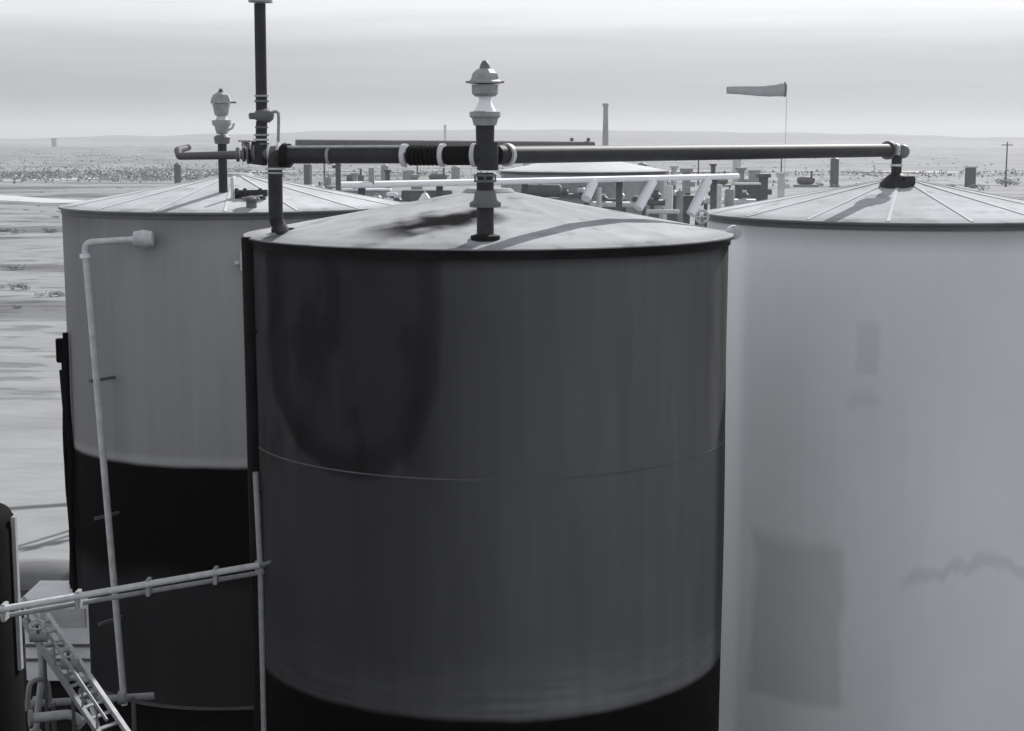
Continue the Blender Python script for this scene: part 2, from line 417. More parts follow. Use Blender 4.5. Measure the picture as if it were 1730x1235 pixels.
def roof_mat(name, base, dirt, vent_shade=None):
    m, b = blank(name, .9, .0); q = G(m)
    ang = q.op('ARCTAN2', q.y, q.x)
    n = q.noise(1.3, (1, 1, 1), 5); n2 = q.noise(6, (1, 1, 1), 4)
    v = q.op('MULTIPLY_ADD', n, base*dirt, base*(1-dirt*.5)); v = q.op('MULTIPLY_ADD', n2, base*dirt*.6, q.op('SUBTRACT', v, base*dirt*.3))
    rr = q.op('SQRT', q.op('ADD', q.op('MULTIPLY', q.x, q.x), q.op('MULTIPLY', q.y, q.y)))
    st = q.ss(q.noise(3.2, (1, 1, 1), 6, (1, 4, 2)), .55, .72)
    v = q.op('MULTIPLY', v, q.op('SUBTRACT', 1.0, q.op('MULTIPLY', st, dirt*.5)))
    v = q.op('MULTIPLY', v, q.ss(q.op('MULTIPLY_ADD', n2, .10, rr), TR-.12, TR+.03, 1, .78))
    if vent_shade:
        (cx_, cy_), (dx, dy), ln, wd, k = vent_shade       # vent shadow deepened in the roof colour: start, direction, length, width
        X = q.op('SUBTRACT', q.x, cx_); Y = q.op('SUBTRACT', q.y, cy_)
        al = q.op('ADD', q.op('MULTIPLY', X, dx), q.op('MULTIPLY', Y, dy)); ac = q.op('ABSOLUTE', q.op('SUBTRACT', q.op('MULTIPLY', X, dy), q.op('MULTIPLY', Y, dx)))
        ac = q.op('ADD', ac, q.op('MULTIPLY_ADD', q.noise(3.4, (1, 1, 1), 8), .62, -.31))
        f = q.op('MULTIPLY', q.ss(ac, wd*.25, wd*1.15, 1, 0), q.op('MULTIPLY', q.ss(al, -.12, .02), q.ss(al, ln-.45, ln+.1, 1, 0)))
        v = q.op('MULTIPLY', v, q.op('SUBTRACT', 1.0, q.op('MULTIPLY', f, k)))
    m.node_tree.links.new(q.gray(v), b.inputs['Base Color']); return m
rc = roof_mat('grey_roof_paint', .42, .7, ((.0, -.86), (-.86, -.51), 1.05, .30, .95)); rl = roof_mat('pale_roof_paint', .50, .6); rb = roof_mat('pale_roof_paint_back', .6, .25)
M['roofseam'] = mat('pale_seam', .60, .9, var=.05, spec=0.0)
M['seam_c'] = mat('charcoal_seam', .12, .8, spec=.05); M['seam_l'] = mat('grey_seam', .24, .5); M['seam_r'] = mat('pale_grey_seam', .5, .5)
M['roofseam_c'] = mat('grey_roof_seam', .30, .6)

def make_tank(loc, label, shell_m, roof_m, seam_m, rseam_m, rim_m, welds, back=False, seams=True):
    t = thing('storage_tank', loc, label, 'storage tank', 'round storage tanks')
    n = 128
    bm_ = LM(); rows = [(TR*1.004 if z < .02 else TR, z) for z in [0, .05]+[.05+(TH-.1)*i/24 for i in range(1, 25)]+[TH-.02]]
    bm_.lathe((0, 0, 0), rows, n)
    for vtx in bm_.bm.verts:         # faint out-of-round plates
        p = vtx.co; k = mnoise.noise(Vector((p.x*.7+loc[0], p.y*.7, p.z*.5)))*.012
        p.x *= 1+k/TR; p.y *= 1+k/TR
    bm_.build('shell', shell_m, t, 50)
    # roof as flat plates, each butting at a seam
    segs = 16
    for k in range(segs):
        a0 = 2*math.pi*k/segs+.11; a1 = a0+2*math.pi/segs
        m = LM(); RO = TR+.035
        rr = [0.05, .6, 1.2, RO]; th = .012
        top = []; bot = []
        for r in rr:
            zt = TH+RISE*(1-r/TR)+.012
            sag = -.006*math.sin(math.pi*min(1, r/RO))
            top.append([m.bm.verts.new((r*math.cos(a0+(a1-a0)*j/4), r*math.sin(a0+(a1-a0)*j/4), zt+sag*math.sin(math.pi*j/4))) for j in range(5)])
            bot.append([m.bm.verts.new((r*math.cos(a0+(a1-a0)*j/4), r*math.sin(a0+(a1-a0)*j/4), zt-th)) for j in range(5)])
        for i in range(3):
            for j in range(4):
                m.bm.faces.new((top[i][j], top[i+1][j], top[i+1][j+1], top[i][j+1]))
                m.bm.faces.new((bot[i][j], bot[i][j+1], bot[i+1][j+1], bot[i+1][j]))
        for j in range(4):
            m.bm.faces.new((top[3][j], bot[3][j], bot[3][j+1], top[3][j+1])); m.bm.faces.new((top[0][j+1], bot[0][j+1], bot[0][j], top[0][j]))
        for i in range(3):
            m.bm.faces.new((top[i][0], bot[i][0], bot[i+1][0], top[i+1][0])); m.bm.faces.new((top[i+1][4], bot[i+1][4], bot[i][4], top[i][4]))
        m.build('roof_plate', roof_m, t, 60)
    if seams and not back:
        for k in range(segs):
            a0 = 2*math.pi*k/segs+.11; m = LM()
            p0 = Vector((.16*math.cos(a0), .16*math.sin(a0), TH+RISE*(1-.16/TR)+.016)); p1 = Vector((TR*math.cos(a0), TR*math.sin(a0), TH+.016))
            m.beam(p0, p1, .03, .003); m.build('roof_seam', rseam_m, t)
    m = LM(); m.lathe((0, 0, 0), [(.0, TH+RISE+.012), (.17, TH+RISE+.004), (.2, TH+RISE-.02), (.2, TH+RISE-.05)], 32); m.build('roof_centre_plate', roof_m, t)
    m = LM(); m.lathe((0, 0, 0), [(TR-.02, TH-.065), (TR+.014, TH-.065), (TR+.014, TH-.018), (TR+.04, TH-.018), (TR+.04, TH-.003), (TR-.02, TH-.003)], n); m.build('rim_angle', rim_m, t)
    for z in welds:
        m = LM(); m.lathe((0, 0, 0), [(TR-.02, z-.008), (TR+.0015, z-.004), (TR+.0015, z+.004), (TR-.02, z+.008)], n); m.build('weld_seam', seam_m, t)
    m = LM(); m.lathe((0, 0, 0), [(TR-.02, .022), (TR+.06, .022), (TR+.06, .042), (TR-.02, .042)], n); m.build('base_ring', rim_m, t)
    return t
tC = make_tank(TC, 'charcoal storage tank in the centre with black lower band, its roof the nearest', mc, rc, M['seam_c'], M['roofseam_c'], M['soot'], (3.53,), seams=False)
tL = make_tank(TL, 'mid grey storage tank on the left, black below, bent pale pipe down its side', ml, rl, M['seam_l'], M['roofseam'], M['rim'], ())
tR = make_tank(TRt, 'large pale grey storage tank on the right with squarish darker stain low on its shell', mr, rl, M['seam_r'], M['roofseam'], M['rim'], ())
TB = tank_centre(985, 26.5*S)
mback = mat('weathered_grey_tank', .30, .6, var=.3, scale=2)
tB = make_tank(TB, 'low grey storage tank with pale roof standing behind the white catwalk', mback, rb, M['seam_l'], M['roofseam'], M['rim'], (3.53,), back=True)

# ---------------------------------------------------------------- vents
def make_vent(px, Yv, c, ztop_py, head_w, label, zsc=1.0):
    base = Vector(((px-CX)/FPX*Yv, Yv, 0)); base.z = roof_z(c, base.x, base.y)+.01
    t = thing('relief_vent', base, label, 'vent')
    return t, base
def flange(m, c, r, h, ax=(0, 0, 1), n=28):
    ax = Vector(ax).normalized(); c = Vector(c)
    m.cyl(c-ax*h/2, c+ax*h/2, r, n=n)
def bolts(parent, c, r, ax, n=8, mat_=None):
    ax = Vector(ax).normalized(); x = ax.orthogonal().normalized(); y = ax.cross(x); c = Vector(c)
    m = MB()
    for i in range(n):
        p = c+(x*math.cos(2*math.pi*i/n)+y*math.sin(2*math.pi*i/n))*r
        m.cyl(p-ax*.022, p+ax*.022, .006, n=6)
    o = m.build('flange_bolts', mat_ or M['midd'], parent); return o
def pv_vent(px, Yv, c, label, s=1.0, body=None, head=None, col_m=None):
    """pressure vent: riser, bell foot, neck, bowl, white spindle, hood; s = metres per reference unit"""
    b = Vector(((px-CX)/FPX*Yv*1.0, Yv, 0)); b.z = roof_z(c, b.x, b.y)+.01
    t = thing('relief_vent', b, label, 'vent')
    Z = lambda py: at(px, py, Yv).z
    return t, b, Z
YC = 7.98*S      # vent and pipework line of the centre tank
tv, bv, Z = pv_vent(820, YC, TC, 'tall capped relief vent with white neck on the centre tank roof')
u = YC/FPX
x0 = bv.x
m = MB(); m.cyl((x0, YC, bv.z-.02), (x0, YC, Z(292)), 14.5*u, n=32); m.build('riser', M['dark'], tv)
m = MB(); m.lathe((x0, YC, 0), [(.0, Z(350)), (26*u, Z(350)), (27*u, Z(343)), (20*u, Z(338)), (17*u, Z(322)), (.0, Z(320))], 32); m.build('bell_foot', M['midd'], tv)
m = MB(); m.lathe((x0, YC, 0), [(0, bv.z-.01), (25*u, bv.z-.01), (25*u, bv.z+.02), (16*u, bv.z+.03), (0, bv.z+.03)], 32); m.build('base_flange', M['soot'], tv)
for py in (296, 306):
    m = MB(); flange(m, (x0, YC, Z(py)), 19*u, .014); m.build('flange', M['midd'], tv)
bolts(tv, (x0, YC, Z(301)), 17*u, (0, 0, 1))
m = MB(); m.cyl((x0, YC, Z(244)), (x0, YC, Z(208)), 15*u, 16*u, n=32); m.build('neck', M['dark'], tv)
m = MB(); m.lathe((x0, YC, 0), [(0, Z(212)), (19*u, Z(212)), (22*u, Z(200)), (26*u, Z(197)), (26*u, Z(189)), (22*u, Z(188)), (0, Z(189))], 32); m.build('bowl', M['mid'], tv)
m = MB(); m.lathe((x0, YC, 0), [(0, Z(189)), (19*u, Z(188)), (13*u, Z(178)), (10*u, Z(168)), (12*u, Z(163)), (0, Z(162))], 32); m.build('spindle', M['white'], tv)
m = MB(); m.lathe((x0, YC, 0), [(0, Z(164)), (17*u, Z(163)), (22*u, Z(158)), (22*u, Z(145)), (23*u, Z(143)), (0, Z(142))], 32); m.build('hood_body', M['mid'], tv)
m = MB(); m.lathe((x0, YC, 0), [(0, Z(143)), (29*u, Z(141)), (29.5*u, Z(138)), (25*u, Z(134)), (22*u, Z(124)), (14*u, Z(117)), (0, Z(114))], 8, a0=.39); hood = m.build('hood', M['mid'], tv, 20)
m = MB(); m.lathe((x0, YC, 0), [(0, Z(118)), (10*u, Z(117)), (8*u, Z(110)), (5*u, Z(104)), (0, Z(101))], 24); m.build('finial', M['midd'], tv, sub=hood)
for sgn in (-1, 1):
    m = MB(); m.beam((x0+sgn*22*u, YC, Z(138)), (x0+sgn*32*u, YC, Z(139)), .018, .012); m.build('lug', M['midd'], tv, sub=hood)

YL = 12.0*S+.4
tv2, b2v, Z2 = pv_vent(380, YL, TL, 'small grey capped relief vent on the left tank roof beside the tall stack')
u2 = YL/FPX; x2 = b2v.x
m = MB(); m.cyl((x2, YL, b2v.z-.02), (x2, YL, Z2(240)), 7.5*u2, n=24); m.build('riser', M['dark'], tv2)
m = MB(); m.lathe((x2, YL, 0), [(0, Z2(350)), (17*u2, Z2(350)), (17*u2, Z2(345)), (9*u2, Z2(340)), (0, Z2(340))], 24); m.build('base_flange', M['midd'], tv2)
m = MB(); m.lathe((x2, YL, 0), [(0, Z2(244)), (12*u2, Z2(243)), (14*u2, Z2(232)), (9*u2, Z2(228)), (0, Z2(228))], 24); m.build('collar', M['midd'], tv2)
m = MB(); m.lathe((x2, YL, 0), [(0, Z2(228)), (9*u2, Z2(226)), (12*u2, Z2(214)), (16*u2, Z2(210)), (16*u2, Z2(203)), (0, Z2(204))], 24); m.build('bowl', M['mid'], tv2)
m = MB(); m.lathe((x2, YL, 0), [(0, Z2(204)), (10*u2, Z2(203)), (7*u2, Z2(194)), (0, Z2(193))], 24); m.build('spindle', M['light'], tv2)
m = MB(); m.lathe((x2, YL, 0), [(0, Z2(196)), (11*u2, Z2(195)), (14*u2, Z2(180)), (15*u2, Z2(176)), (0, Z2(175))], 24); m.build('hood_body', M['mid'], tv2)
m = MB(); m.lathe((x2, YL, 0), [(0, Z2(176)), (18*u2, Z2(175)), (17*u2, Z2(168)), (13*u2, Z2(160)), (6*u2, Z2(156)), (0, Z2(155))], 8, a0=.39); hood = m.build('hood', M['mid'], tv2, 20)
m = MB(); m.lathe((x2, YL, 0), [(0, Z2(157)), (5*u2, Z2(156)), (3*u2, Z2(150)), (0, Z2(149))], 16); m.build('finial', M['midd'], tv2, sub=hood)
m = MB(); m.cyl((x2+14*u2, YL, Z2(173)), (x2+25*u2, YL, Z2(173)), 1.6*u2, n=8); m.build('lug', M['midd'], tv2, sub=hood)
m = MB(); m.tube([(x2+8*u2, YL, Z2(222)), (x2+18*u2, YL, Z2(216)), (x2+21*u2, YL, Z2(208))], 2*u2, 8); m.build('side_arm', M['light'], tv2)

# ---------------------------------------------------------------- the long manifold
ZP = 0
YR = 11.3*S
pRend = at(1503, 254, YR)
pC = at(824, 262, YC)
pLend = at(478, 263, YC+.45)
mt = thing('manifold_pipe', (pC.x, pC.y, pC.z), 'long dark manifold pipe running from the stack past the centre vent to the right tank', 'pipe')
rp_ = .060
dR = (pRend-pC).normalized(); dLft = (pLend-pC).normalized()
m = MB(); m.cyl(pC+dR*.14, pRend, rp_, n=32); m.build('right_pipe', M['dark'], mt)
def pxpt(px, a, b):       # point of segment a-b shown at column px
    lo, hi = 0.0, 1.0
    for _ in range(40):
        mi = (lo+hi)/2; p = a.lerp(b, mi); dep = (p-cam.location).dot(FWD); X = CX+FPX*p.x/dep
        if (X < px) == (b.x > a.x): lo = mi
        else: hi = mi
    return a.lerp(b, (lo+hi)/2)
PL = lambda px: pxpt(px, pC, pLend)
PR_ = lambda px: pxpt(px, pC, pRend)
m = MB(); m.cyl(PL(684), pLend, rp_*.92, n=32); m.build('left_pipe', M['dark'], mt)
m = MB(); m.tube([PL(700)+Vector((0, 0, .0)), PL(480)], .001); m.bm.free()
m = MB(); m.cyl(PL(760), PL(690), rp_*.98, n=32)
core = m.build('coupling_core', M['soot'], mt)
for k in range(7):
    p = PL(738-k*7.2); m = MB(); flange(m, p, rp_*1.16, .014, dLft); m.build('coupling_rib', M['soot'], mt, sub=core)
for px in (684, 748, 802):
    p = PL(px); m = MB(); flange(m, p, rp_*1.3, .03, dLft); m.build('clamp_ring', M['light'], mt)
m = MB(); m.cyl(PL(796), PL(756), rp_*1.12, n=32); m.build('spool', M['soot'], mt)
m = MB(); m.cyl(PL(796)-Vector((0, .01, -.0)), PL(840), rp_*1.1, n=32); m.cyl(PR_(838), PR_(848), rp_*1.1, n=32)
m.cyl((pC.x, pC.y, pC.z-.10), (pC.x, pC.y, pC.z+.085), 18*u, n=32); m.build('cross_fitting', M['dark'], mt)
p = PR_(856); m = MB(); flange(m, p, rp_*1.3, .03, dR); m.build('clamp_ring', M['light'], mt)
p = PL(557); m = MB(); flange(m, p, rp_*1.02, .02, dLft); m.build('pipe_band', M['mid'], mt)
p = PL(484); m = MB(); flange(m, p, rp_*1.4, .045, dLft); m.build('end_flange', M['soot'], mt)
m = MB(); a = PL(680)+Vector((0, -.03, .062)); b = PL(487)+Vector((0, -.03, .062)); m.cyl(a, b, .008, n=10); m.build('pipe_highlight', M['light'], mt)  # pale strip modelled as the highlight along the pipe top
# elbow and thick riser down to the left edge of the centre roof
pe = at(464, 266, YC+.45); yb = YC+.45
foot = on_roof(478, 392, TC) or Vector((-1.55, yb, TH))
m = MB(); m.tube([pLend+dLft*-.02, pe, at(465, 290, yb), at(466, 372, yb), Vector((foot.x, foot.y, foot.z))], .05, 24, .06); m.build('riser', M['dark'], mt)
for py in (285, 292):
    m = MB(); flange(m, at(465, py, yb), .068, .014); m.build('clamp_ring', M['light'] if py == 285 else M['mid'], mt)
m = MB(); flange(m, Vector((foot.x, foot.y, foot.z+.015)), .085, .03); m.build('foot_flange', M['soot'], mt)
# right end: flanges, ball end and riser on the right tank
pe = at(1522, 256, YR)
m = MB(); flange(m, at(1500, 254, YR), rp_*1.45, .02, dR); m.build('end_flange', M['midd'], mt)
m = MB(); flange(m, at(1511, 255, YR), rp_*1.2, .03, dR); m.build('clamp_ring', M['light'], mt)
m = MB(); bmesh.ops.create_uvsphere(m.bm, u_segments=24, v_segments=16, radius=.066, matrix=Matrix.Translation(at(1525, 256, YR))); m.build('elbow_body', M['midd'], mt)
xr, zr = at(1514, 300, YR).x, 0
rzv = roof_z(TRt, xr, YR)
m = MB(); m.cyl((xr, YR, rzv-.02), (xr, YR, at(1514, 262, YR).z), .048, n=24); rr_ = m.build('right_riser', M['dark'], mt)
m = MB(); flange(m, (xr, YR, at(1514, 279, YR).z), .062, .022); m.build('clamp_ring', M['light'], mt, sub=rr_)
m = MB(); m.lathe((xr, YR, 0), [(0, rzv-.02), (.16, rzv-.03), (.15, rzv+.03), (.08, rzv+.10), (.05, rzv+.12), (0, rzv+.12)], 24); m.build('right_foot', M['dark'], mt)
m = MB(); m.box((xr+.09, YR-.06, rzv+.05), (.13, .1, .09), .3, .01); m.build('junction_box', M['dark'], mt)
# vent stack
ys_ = YC+.55
P = lambda px, py: at(px, py, ys_)
st = thing('vent_stack', (P(440, 260).x, ys_, P(440, 260).z), 'tall thin dark vent stack with valve rising above the left edge of the centre tank', 'vent stack')
us = ys_/FPX
m = MB(); m.cyl(P(442, 188), P(439, 6), 9.5*us, n=28); m.build('upper_pipe', M['dark'], st)
m = MB(); m.cyl(P(441, 255), P(442, 205), 9.5*us, n=28); m.build('lower_pipe', M['dark'], st)
m = MB(); m.cyl(P(440, 4), P(440, -4), 20*us, n=28); m.cyl(P(439, -4), P(439, -16), 13*us, n=24); m.build('top_cap', M['mid'], st)
m = MB(); m.lathe(P(442, 0)*1.0-Vector((0, 0, P(442, 0).z)), [(0, P(442, 208).z), (9*us, P(442, 207).z), (15*us, P(442, 202).z), (17*us, P(442, 195).z), (15*us, P(442, 188).z), (9*us, P(442, 184).z), (0, P(442, 183).z)], 28); vb = m.build('valve_body', M['midd'], st)
for py, r_, k in ((162, 12, 'mid'), (171, 12, 'midd'), (215, 11, 'midd'), (228, 13, 'mid'), (236, 14, 'light'), (243, 15, 'midd')):
    m = MB(); flange(m, P(442, py), r_*us, 3.2*us); m.build('flange', M[k], st)
m = MB(); m.tube([P(455, 190), P(470, 188), P(471, 200), P(470, 240)], 2.6*us, 10, .03); m.build('lever', M['mid'], st, sub=vb)
m = MB(); m.box(P(427, 196), (.05, .05, .045), bev=.006); m.build('actuator', M['midd'], st, sub=vb)
m = MB(); m.cyl(P(436, 278), P(440, 240), 15*us, n=28); m.build('base_tee', M['dark'], st)
m = MB(); m.cyl(P(425, 258), P(478, 260), 13*us, n=24); m.build('cross_pipe', M['midd'], st)
for px in (420, 431, 455, 470, 481):
    m = MB(); flange(m, P(px, 259), 18*us, 3.5*us, (1, 0, 0)); m.build('flange', M['light' if px in (455, 470) else 'midd'], st)
# left branch with hooked end
bl_ = thing('branch_pipe', tuple(P(395, 262)), 'short dark branch pipe with hooked left end passing the small vent', 'pipe')
A = lambda px, py, Y=ys_+.9: at(px, py, Y)
m = MB(); m.tube([P(425, 260), A(395, 262), at(303, 264, 10.6*S), at(300, 254, 10.9*S), at(318, 249, 12.2*S)], 7.2*ys_/FPX*1.08, 20, .07); m.build('bent_pipe', M['dark'], bl_)
for px in (402, 412):
    m = MB(); flange(m, P(px, 261), 12*us, 4*us, (1, 0, 0)); m.build('flange', M['midd'], bl_)
m = MB(); m.cyl(P(413, 248), P(413, 240), 5*us, n=12); m.cyl(P(413, 240), P(413, 237), 11*us, n=16); m.build('handwheel', M['mid'], bl_)

# second manifold far back, seen just over the first
Yb = 25.5*S
bt_ = thing('back_manifold_pipe', tuple(at(985, 250, Yb)), 'far manifold pipe of the back tank just showing over the long pipe', 'pipe')
m = MB(); m.cyl(at(500, 243, Yb-2), at(1003, 246, Yb), .09, n=20); m.build('pipe', M['midd'], bt_)
for px in (966, 994):
    m = MB(); m.cyl(at(px, 246, Yb), at(px, 233, Yb), .045, .035, n=12); m.build('fitting', M['midd'], bt_)
m = MB(); zb = TH+RISE; m.cyl((TB.x, TB.y-.2, zb-.1), (TB.x, TB.y-.2, at(985, 246, TB.y).z), .13, n=16); m.lathe((TB.x, TB.y-.2, 0), [(.42, zb-.25), (.34, zb-.02), (.16, zb+.05), (0, zb+.06)], 20); m.build('riser', M['dark'], bt_)

# ---------------------------------------------------------------- roof hatches and small fittings
def hatch(px, py, c, label, s=.10, mk='midd'):
    p = on_roof(px, py, c)
    if p is None: return
    t = thing('thief_hatch', tuple(p), label, 'hatch')
    m = MB(); m.cyl(p-Vector((0, 0, .03)), p+Vector((0, 0, s*.9)), s*.62, n=24); m.build('neck', M[mk], t)
    m = MB(); m.lathe(p, [(0, s*.88), (s, s*.9), (s*1.02, s*1.1), (s*.7, s*1.35), (0, s*1.5)], 24); m.build('lid', M[mk], t)
    m = MB(); m.beam(p+Vector((-s*.9, 0, s*1.2)), p+Vector((s*1.3, 0, s*1.5)), .02, .015); m.build('lid_lever', M['light'], t)
hatch(425, 352, TL, 'small dark thief hatch on the left tank roof right of the small vent', .085)
bp_ = thing('valve_bar', tuple(at(425, 327, 12.1*S)), 'low dark valve line on the left tank roof between small vent and thick riser', 'valve')
m = MB(); m.cyl(at(398, 327, 12.1*S), at(452, 326, 12.1*S), .035, n=16); m.build('pipe', M['dark'], bp_)
for px in (400, 414, 440):
    m = MB(); flange(m, at(px, 327, 12.1*S), .055, .03, (1, 0, 0)); m.build('flange', M['dark'], bp_)
for px in (406, 446):
    p = at(px, 327, 12.1*S); m = MB(); m.cyl((p.x, p.y, roof_z(TL, p.x, p.y)), p, .02, n=10); m.build('stand', M['midd'], bp_)
m = MB(); m.cyl(at(393, 352, YL-.3), at(392, 300, YL-.3), .018, n=12); m.build('vertical_rod', M['light'], bp_)
# pale bracket / valve at right edge of centre roof
kn = thing('edge_valve', tuple(at(1242, 384, 9.2*S)), 'small pale round fitting at the right edge of the centre tank roof', 'fitting')
m = MB(); p = at(1240, 384, 9.15*S); m.cyl(p+Vector((0, .05, -.04)), p+Vector((0, -.03, -.04)), .055, n=20); m.build('fitting_body', M['light'], kn)
m = MB(); m.box(p+Vector((-.05, .04, -.065)), (.1, .05, .04), bev=.005); m.build('bracket', M['light'], kn)
hw = thing('handwheel', tuple(at(1186, 365, 9.7*S)), 'pale ring handwheel behind the right slope of the centre roof', 'handwheel')
m = MB(); c_ = at(1186, 366, 9.9*S); pts = [c_+Vector((math.cos(a)*.052, 0, math.sin(a)*.052)) for a in [2*math.pi*i/28 for i in range(29)]]; m.tube(pts, .011, 10); m.build('wheel_rim', M['light'], hw)
m = MB()
for k in range(3):
    a = k*math.pi/3; m.cyl(c_-Vector((math.cos(a), 0, math.sin(a)))*.05, c_+Vector((math.cos(a), 0, math.sin(a)))*.05, .005, n=8)
m.build('spoke', M['light'], hw)
m = MB(); m.cyl(c_, c_+Vector((0, .05, -.25)), .02, n=12); m.build('stem', M['mid'], hw)

# ---------------------------------------------------------------- pipes in front / beside the tanks
# pale downpipe of the left tank
dp = thing('downpipe', tuple(at(160, 800, 11*S)), 'bent pale pipe leaving the left tank near its rim and running down its side', 'pipe')
tp = on_shell(248, 402, TL)
yd = tp.y+.02
pA = Vector((tp.x, tp.y+.05, tp.z)); pB = Vector((tp.x, tp.y-.16, tp.z))
pC_ = at(143, 410, tp.y-.05); pD = at(207, 1215, pC_.y-.1); pD.z = .05; pD.y = pC_.y
m = MB(); m.tube([pA, pB, pC_, pD], .034, 20, .09); m.build('pipe', M['light'], dp)
m = MB(); m.lathe(pB+Vector((0, .02, 0)), [(0, -.1), (.075, -.09), (.09, 0), (.075, .09), (0, .1)], 24, ax=(1, 0, 0)); m.build('wall_fitting', M['light'], dp)
m = MB(); flange(m, pC_-Vector((0, 0, .13)), .052, .04); m.build('collar', M['pale'], dp)
for z in (3.4, 2.0, .9):
    m = MB(); s_ = Vector((TL.x, TL.y, z)); q_ = Vector((pC_.x, pC_.y, z)); dd = (q_-s_).normalized()
    m.beam(s_+dd*(TR-.01), q_, .03, .03); m.build('stand_off', M['midd'], dp)
# dark cable run down the left flank
ld = thing('cable_run', (TL.x-TR-.03, TL.y-.55, 0), 'bundle of black cables down the left flank of the left tank', 'cable')
for k in range(3):
    a = R_(196+k*5); r = TR+.05
    pts = [Vector((TL.x+math.cos(a)*(r+.02*mnoise.noise(Vector((z, k, 0)))*2), TL.y+math.sin(a)*r, z)) for z in [.03+i*.22 for i in range(16+k)]]
    m = MB(); m.tube(pts, .03, 10); m.build('cable', M['black'], ld)
m = MB(); m.box((TL.x+math.cos(R_(198))*(TR+.06), TL.y+math.sin(R_(198))*(TR+.06), 3.55), (.12, .14, .25), R_(18), .01); m.build('junction_box', M['black'], ld)
# bracket on the right limb of the left tank
bk = thing('wall_bracket', tuple(at(412, 440, 11*S)), 'small pale bracket near the rim between left and centre tanks', 'bracket')
p = on_shell(412, 440, TL); m = MB(); m.box(p+Vector((0, -.03, 0)), (.055, .07, .20), 0, .008); m.build('plate', M['light'], bk)
m = MB(); m.box(p+Vector((-.06, -.03, -.02)), (.05, .04, .03)); m.build('tab', M['light'], bk)
# riser between the two tanks
rs = thing('side_riser', tuple(at(438, 940, 8.9*S)), 'thin vertical riser pipe in the gap left of the centre tank', 'pipe')
yr_ = 8.6*S
top = at(434, 402, yr_); j = at(440, 958, yr_-.0); top.x = j.x-.035
m = MB(); m.tube([Vector((j.x-.05, yr_+.1, top.z)), Vector((j.x-.045, yr_+.1, j.z+1.4)), Vector((j.x-.04, yr_+.12, .03))], .052, 16); m.build('upper_pipe', M['soot'], rs)  # pipe widened to darken the gap between the tanks
m = MB(); m.tube([Vector((j.x-.02, yr_, j.z+.72)), Vector((j.x, yr_, j.z)), Vector((j.x, yr_, .03))], .022, 16, .1); m.build('lower_pipe', M['mid'], rs)
m = MB(); sp_ = on_shell(468, 940, TC); m.tube([j, Vector((sp_.x+.05, sp_.y, sp_.z))], .02, 12); m.build('side_branch', M['midd'], rs)
m = MB(); flange(m, j, .04, .09); m.build('tee', M['mid'], rs)
for z in (4.4, 3.2, 2.1, 1.0):
    m = MB(); m.beam((j.x, yr_, z), (TC.x-TR*.985, TC.y-.35, z), .03, .02); m.build('stand_off', M['soot'], rs)
# paired pale pipes crossing in front of the left tank
cp = thing('crossing_pipes', tuple(at(220, 990, 8.2*S)), 'pair of pale pipes sloping across in front of the left tank', 'pipe')
e1 = at(436, 955, yr_-.04); s1 = at(-60, 1040, 7.75*S)
m = MB(); m.tube([s1, e1], .024, 16); m.build('upper_pipe', M['light'], cp)
e2 = at(436, 968, yr_+.03); s2 = at(-60, 1052, 7.85*S)
m = MB(); m.tube([s2, e2], .018, 16); m.build('lower_pipe', M['mid'], cp)
for t_ in (.12, .36, .6, .84):
    p = s1.lerp(e1, t_); m = MB(); m.box(p+Vector((0, .04, -.03)), (.03, .1, .12), bev=.004); m.build('pipe_clamp', M['mid'], cp)
p = s1.lerp(e1, .06); m = MB(); m.cyl((p.x, p.y+.03, 0.02), (p.x, p.y+.03, p.z-.05), .03, n=10); m.build('support_post', M['black'], cp)
# low pipe by the foot of the downpipe
lp = thing('low_pipe', tuple(at(150, 1182, 10.2*S)), 'pale low pipe joining the foot of the bent downpipe', 'pipe')
m = MB(); m.tube([at(44, 1190, 10.2*S), at(260, 1176, 10.3*S)], .035, 16); m.build('pipe', M['mid'], lp)
for px in (62, 206):
    m = MB(); flange(m, at(px, 1189-(px-44)*.065, 10.2*S), .06, .06, (1, 0, 0)); m.build('flange', M['mid'], lp)
for px in (90, 225):
    p = at(px, 1189-(px-44)*.065, 10.2*S); m = MB(); m.cyl((p.x, p.y, .02), p, .02, n=10); m.build('stand', M['midd'], lp)
# pale equipment box beside the left tank
q0 = at(38, 1018, 12.2*S); q1 = at(152, 1018, 12.2*S)
bx0, bx1 = q0.x, q1.x; zt = q0.z; zb_ = at(90, 1152, 12.2*S).z; by = 12.2*S
eb = thing('equipment_box', ((bx0+bx1)/2, by+.35, zb_), 'pale ribbed equipment box on the black pad left of the left tank', 'equipment box')
m = MB(); m.box(((bx0+bx1)/2, by+.35, (zt+zb_)/2), (bx1-bx0, .66, zt-zb_), bev=.012); m.build('body', M['pale'], eb)
m = MB(); m.box(((bx0+bx1)/2, by+.35, zt+.02), (bx1-bx0+.05, .72, .045), bev=.01); m.build('lid', M['pale'], eb)
for z in (.24, .40):
    m = MB(); m.box(((bx0+bx1)/2, by+.01, zb_+z), (bx1-bx0+.01, .035, .03), bev=.004); m.build('rib', M['midd'], eb)
m = MB(); m.box(((bx0+bx1)/2+.06, by+.012, zt-.17), (.48, .02, .2), bev=.004); m.build('door_panel', M['yard3'], eb)
m = MB(); m.box(((bx0+bx1)/2, by+.35, zb_/2+.01), (bx1-bx0-.1, .5, max(.06, zb_-.01))); m.build('plinth', M['black'], eb)
